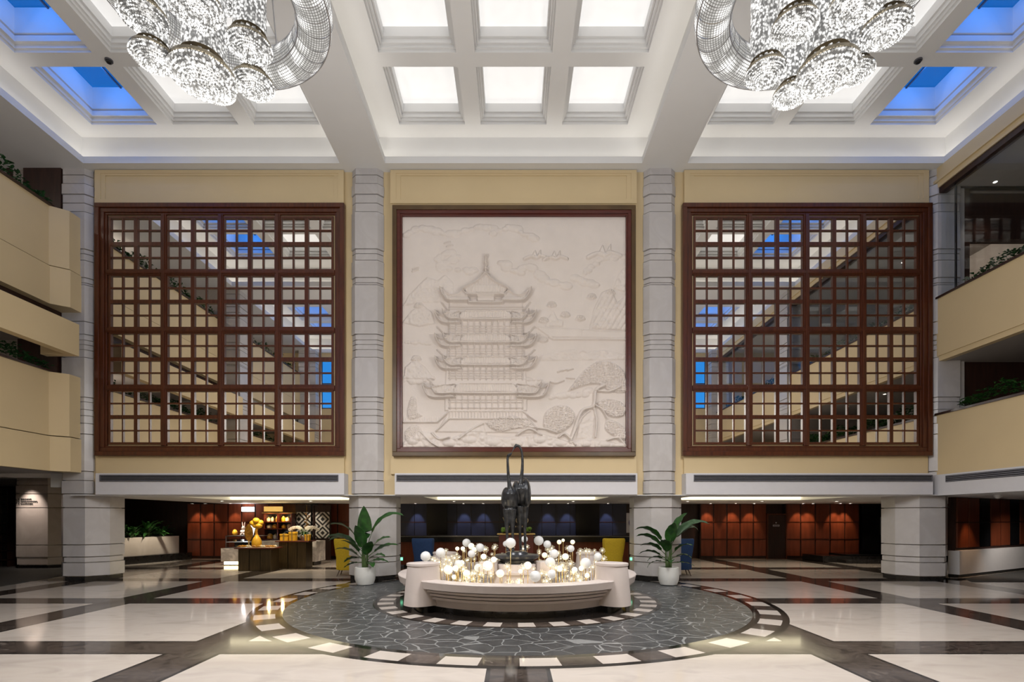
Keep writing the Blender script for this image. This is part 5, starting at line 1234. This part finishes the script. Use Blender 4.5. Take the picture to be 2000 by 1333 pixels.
for py,a,b_ in ((975.5,41,62),(980,41,72),(984.5,41,63)):
    x=X(36.5,yy); m_.box(x,x+.03,yy-.012,yy-.002,Z(py,yy)-.025,Z(py,yy)+.02); x=X(a,yy)
    while x<X(b_,yy):
        w_=r_.uniform(.02,.05); m_.box(x,x+w_,yy-.012,yy-.002,Z(py,yy)-.022,Z(py,yy)+.022); x+=w_+.02
m_.build('lettering',M['ink'],t)
light('SPOT','pillar_wash',(-18.2,18.75,3.38),120,(1,.86,.76),.06,rot=(D(24),0,0),spot=1.1,blend=.9)
# dark shelf at the far left
t=thing('display_shelf',(-21,20,0),'dark glazed shelf unit at the far left edge','shelf')
MB().box(-23.5,-19.75,20.3,20.4,0,3.1).build('back_panel',M['black'],t)
m_=MB()
for k in range(8): m_.box(-23.5,-19.75,20.0,20.3,.25+k*.36,.28+k*.36)
for k in range(8): m_.box(-23.5+k*.53,-23.46+k*.53,20.0,20.3,0,3.1)
m_.build('shelf_grid',M['darkwood'],t)
o=MB().box(-14.15,-13.45,15.65,16.1,2.85,3.4).build('trim_15',M['white']); S(o,'pale boxed beam end above the left stone pillar','trim')
S(MB().prism([(-14.0,13.2),(-26,13.2),(-26,24),(-17.6,24),(-16.6,20.4),(-15.0,17.6)],.001,.006).build('floor_left',M['carpet']),'dark stone floor of the left passage','floor')
# right: angled wood panelled wall on a white base
A,B_=(14.2,16.3),(20.4,19.6); dv=Vector((B_[0]-A[0],B_[1]-A[1])).normalized(); nv=Vector((-dv.y,dv.x)); Ln=math.hypot(B_[0]-A[0],B_[1]-A[1])
def q2(f,dep): return (A[0]+dv.x*f+nv.x*dep, A[1]+dv.y*f+nv.y*dep)
t=thing('wall_right_lower',(A[0],A[1],0),'angled panelled wall on a white base right of the right corner pillar','wall',kind='structure')
MB().prism([q2(0,0),q2(Ln,0),q2(Ln,.3),q2(0,.3)],.1,.86).build('white_base',M['fascia'],t); MB().prism([q2(0,.03),q2(Ln,.03),q2(Ln,.3),q2(0,.3)],0,.1).build('plinth',M['plinth'],t)
MB().prism([q2(0,.12),q2(Ln,.12),q2(Ln,.3),q2(0,.3)],.86,2.6).build('backing',M['darkwood'],t)
m_=MB(); m2=MB(); w_=.80
for i in range(7):
    for z0,z1 in ((.95,1.75),(1.78,2.56)):
        (m2 if i>=2 and i%3==2 else m_).prism([q2(.05+i*w_+.03,.08),q2(.05+(i+1)*w_-.03,.08),q2(.05+(i+1)*w_-.03,.13),q2(.05+i*w_+.03,.13)],z0,z1)
m_.build('panel',M['panelwood'],t,bevel=.005); m2.build('dark_pane',M['black'],t)
light('SPOT','passage_fill',(17.2,15.9,2.52),150,(1,.9,.78),.08,rot=(D(25),0,D(-25)),spot=2.0,blend=.7); light('SPOT','panel_wash',(14.9,15.9,2.5),60,(1,.6,.3),.05,rot=(D(22),0,0),spot=.9,blend=.7)  # the first spot is added to brighten the dark right passage
S(MB().prism([(13.6,15.2),(26,15.2),(26,21),(20.3,19.5),(14.3,16.25)],.001,.006).build('floor_right',M['carpet']),'dark stone floor of the right passage','floor')
t=thing('wayfinding_sign',(12.95,15.38,2.2),'small black room sign on the right corner pillar','sign')
m_=MB()
xx=X(1853,15.6)
m_.obox((13.22,15.585,2.24),.05,.004,.035,PI/4); m_.build('symbol',M['ink'],t)
m_=MB()
for k in range(3): m_.obox((13.30+k*.06,15.665+k*.06,2.245),.033,.004,.02,PI/4)
m_.build('lettering',M['inkgrey'],t)
t=thing('ceiling_camera',(13.9,14.7,2.575),'small white dome camera under the right gallery bulkhead','camera')
MB().lathe([(.09,0),(.09,-.05),(.05,-.10),(.001,-.12)],(13.9,14.7,2.575),16).build('dome',M['white'],t,True)
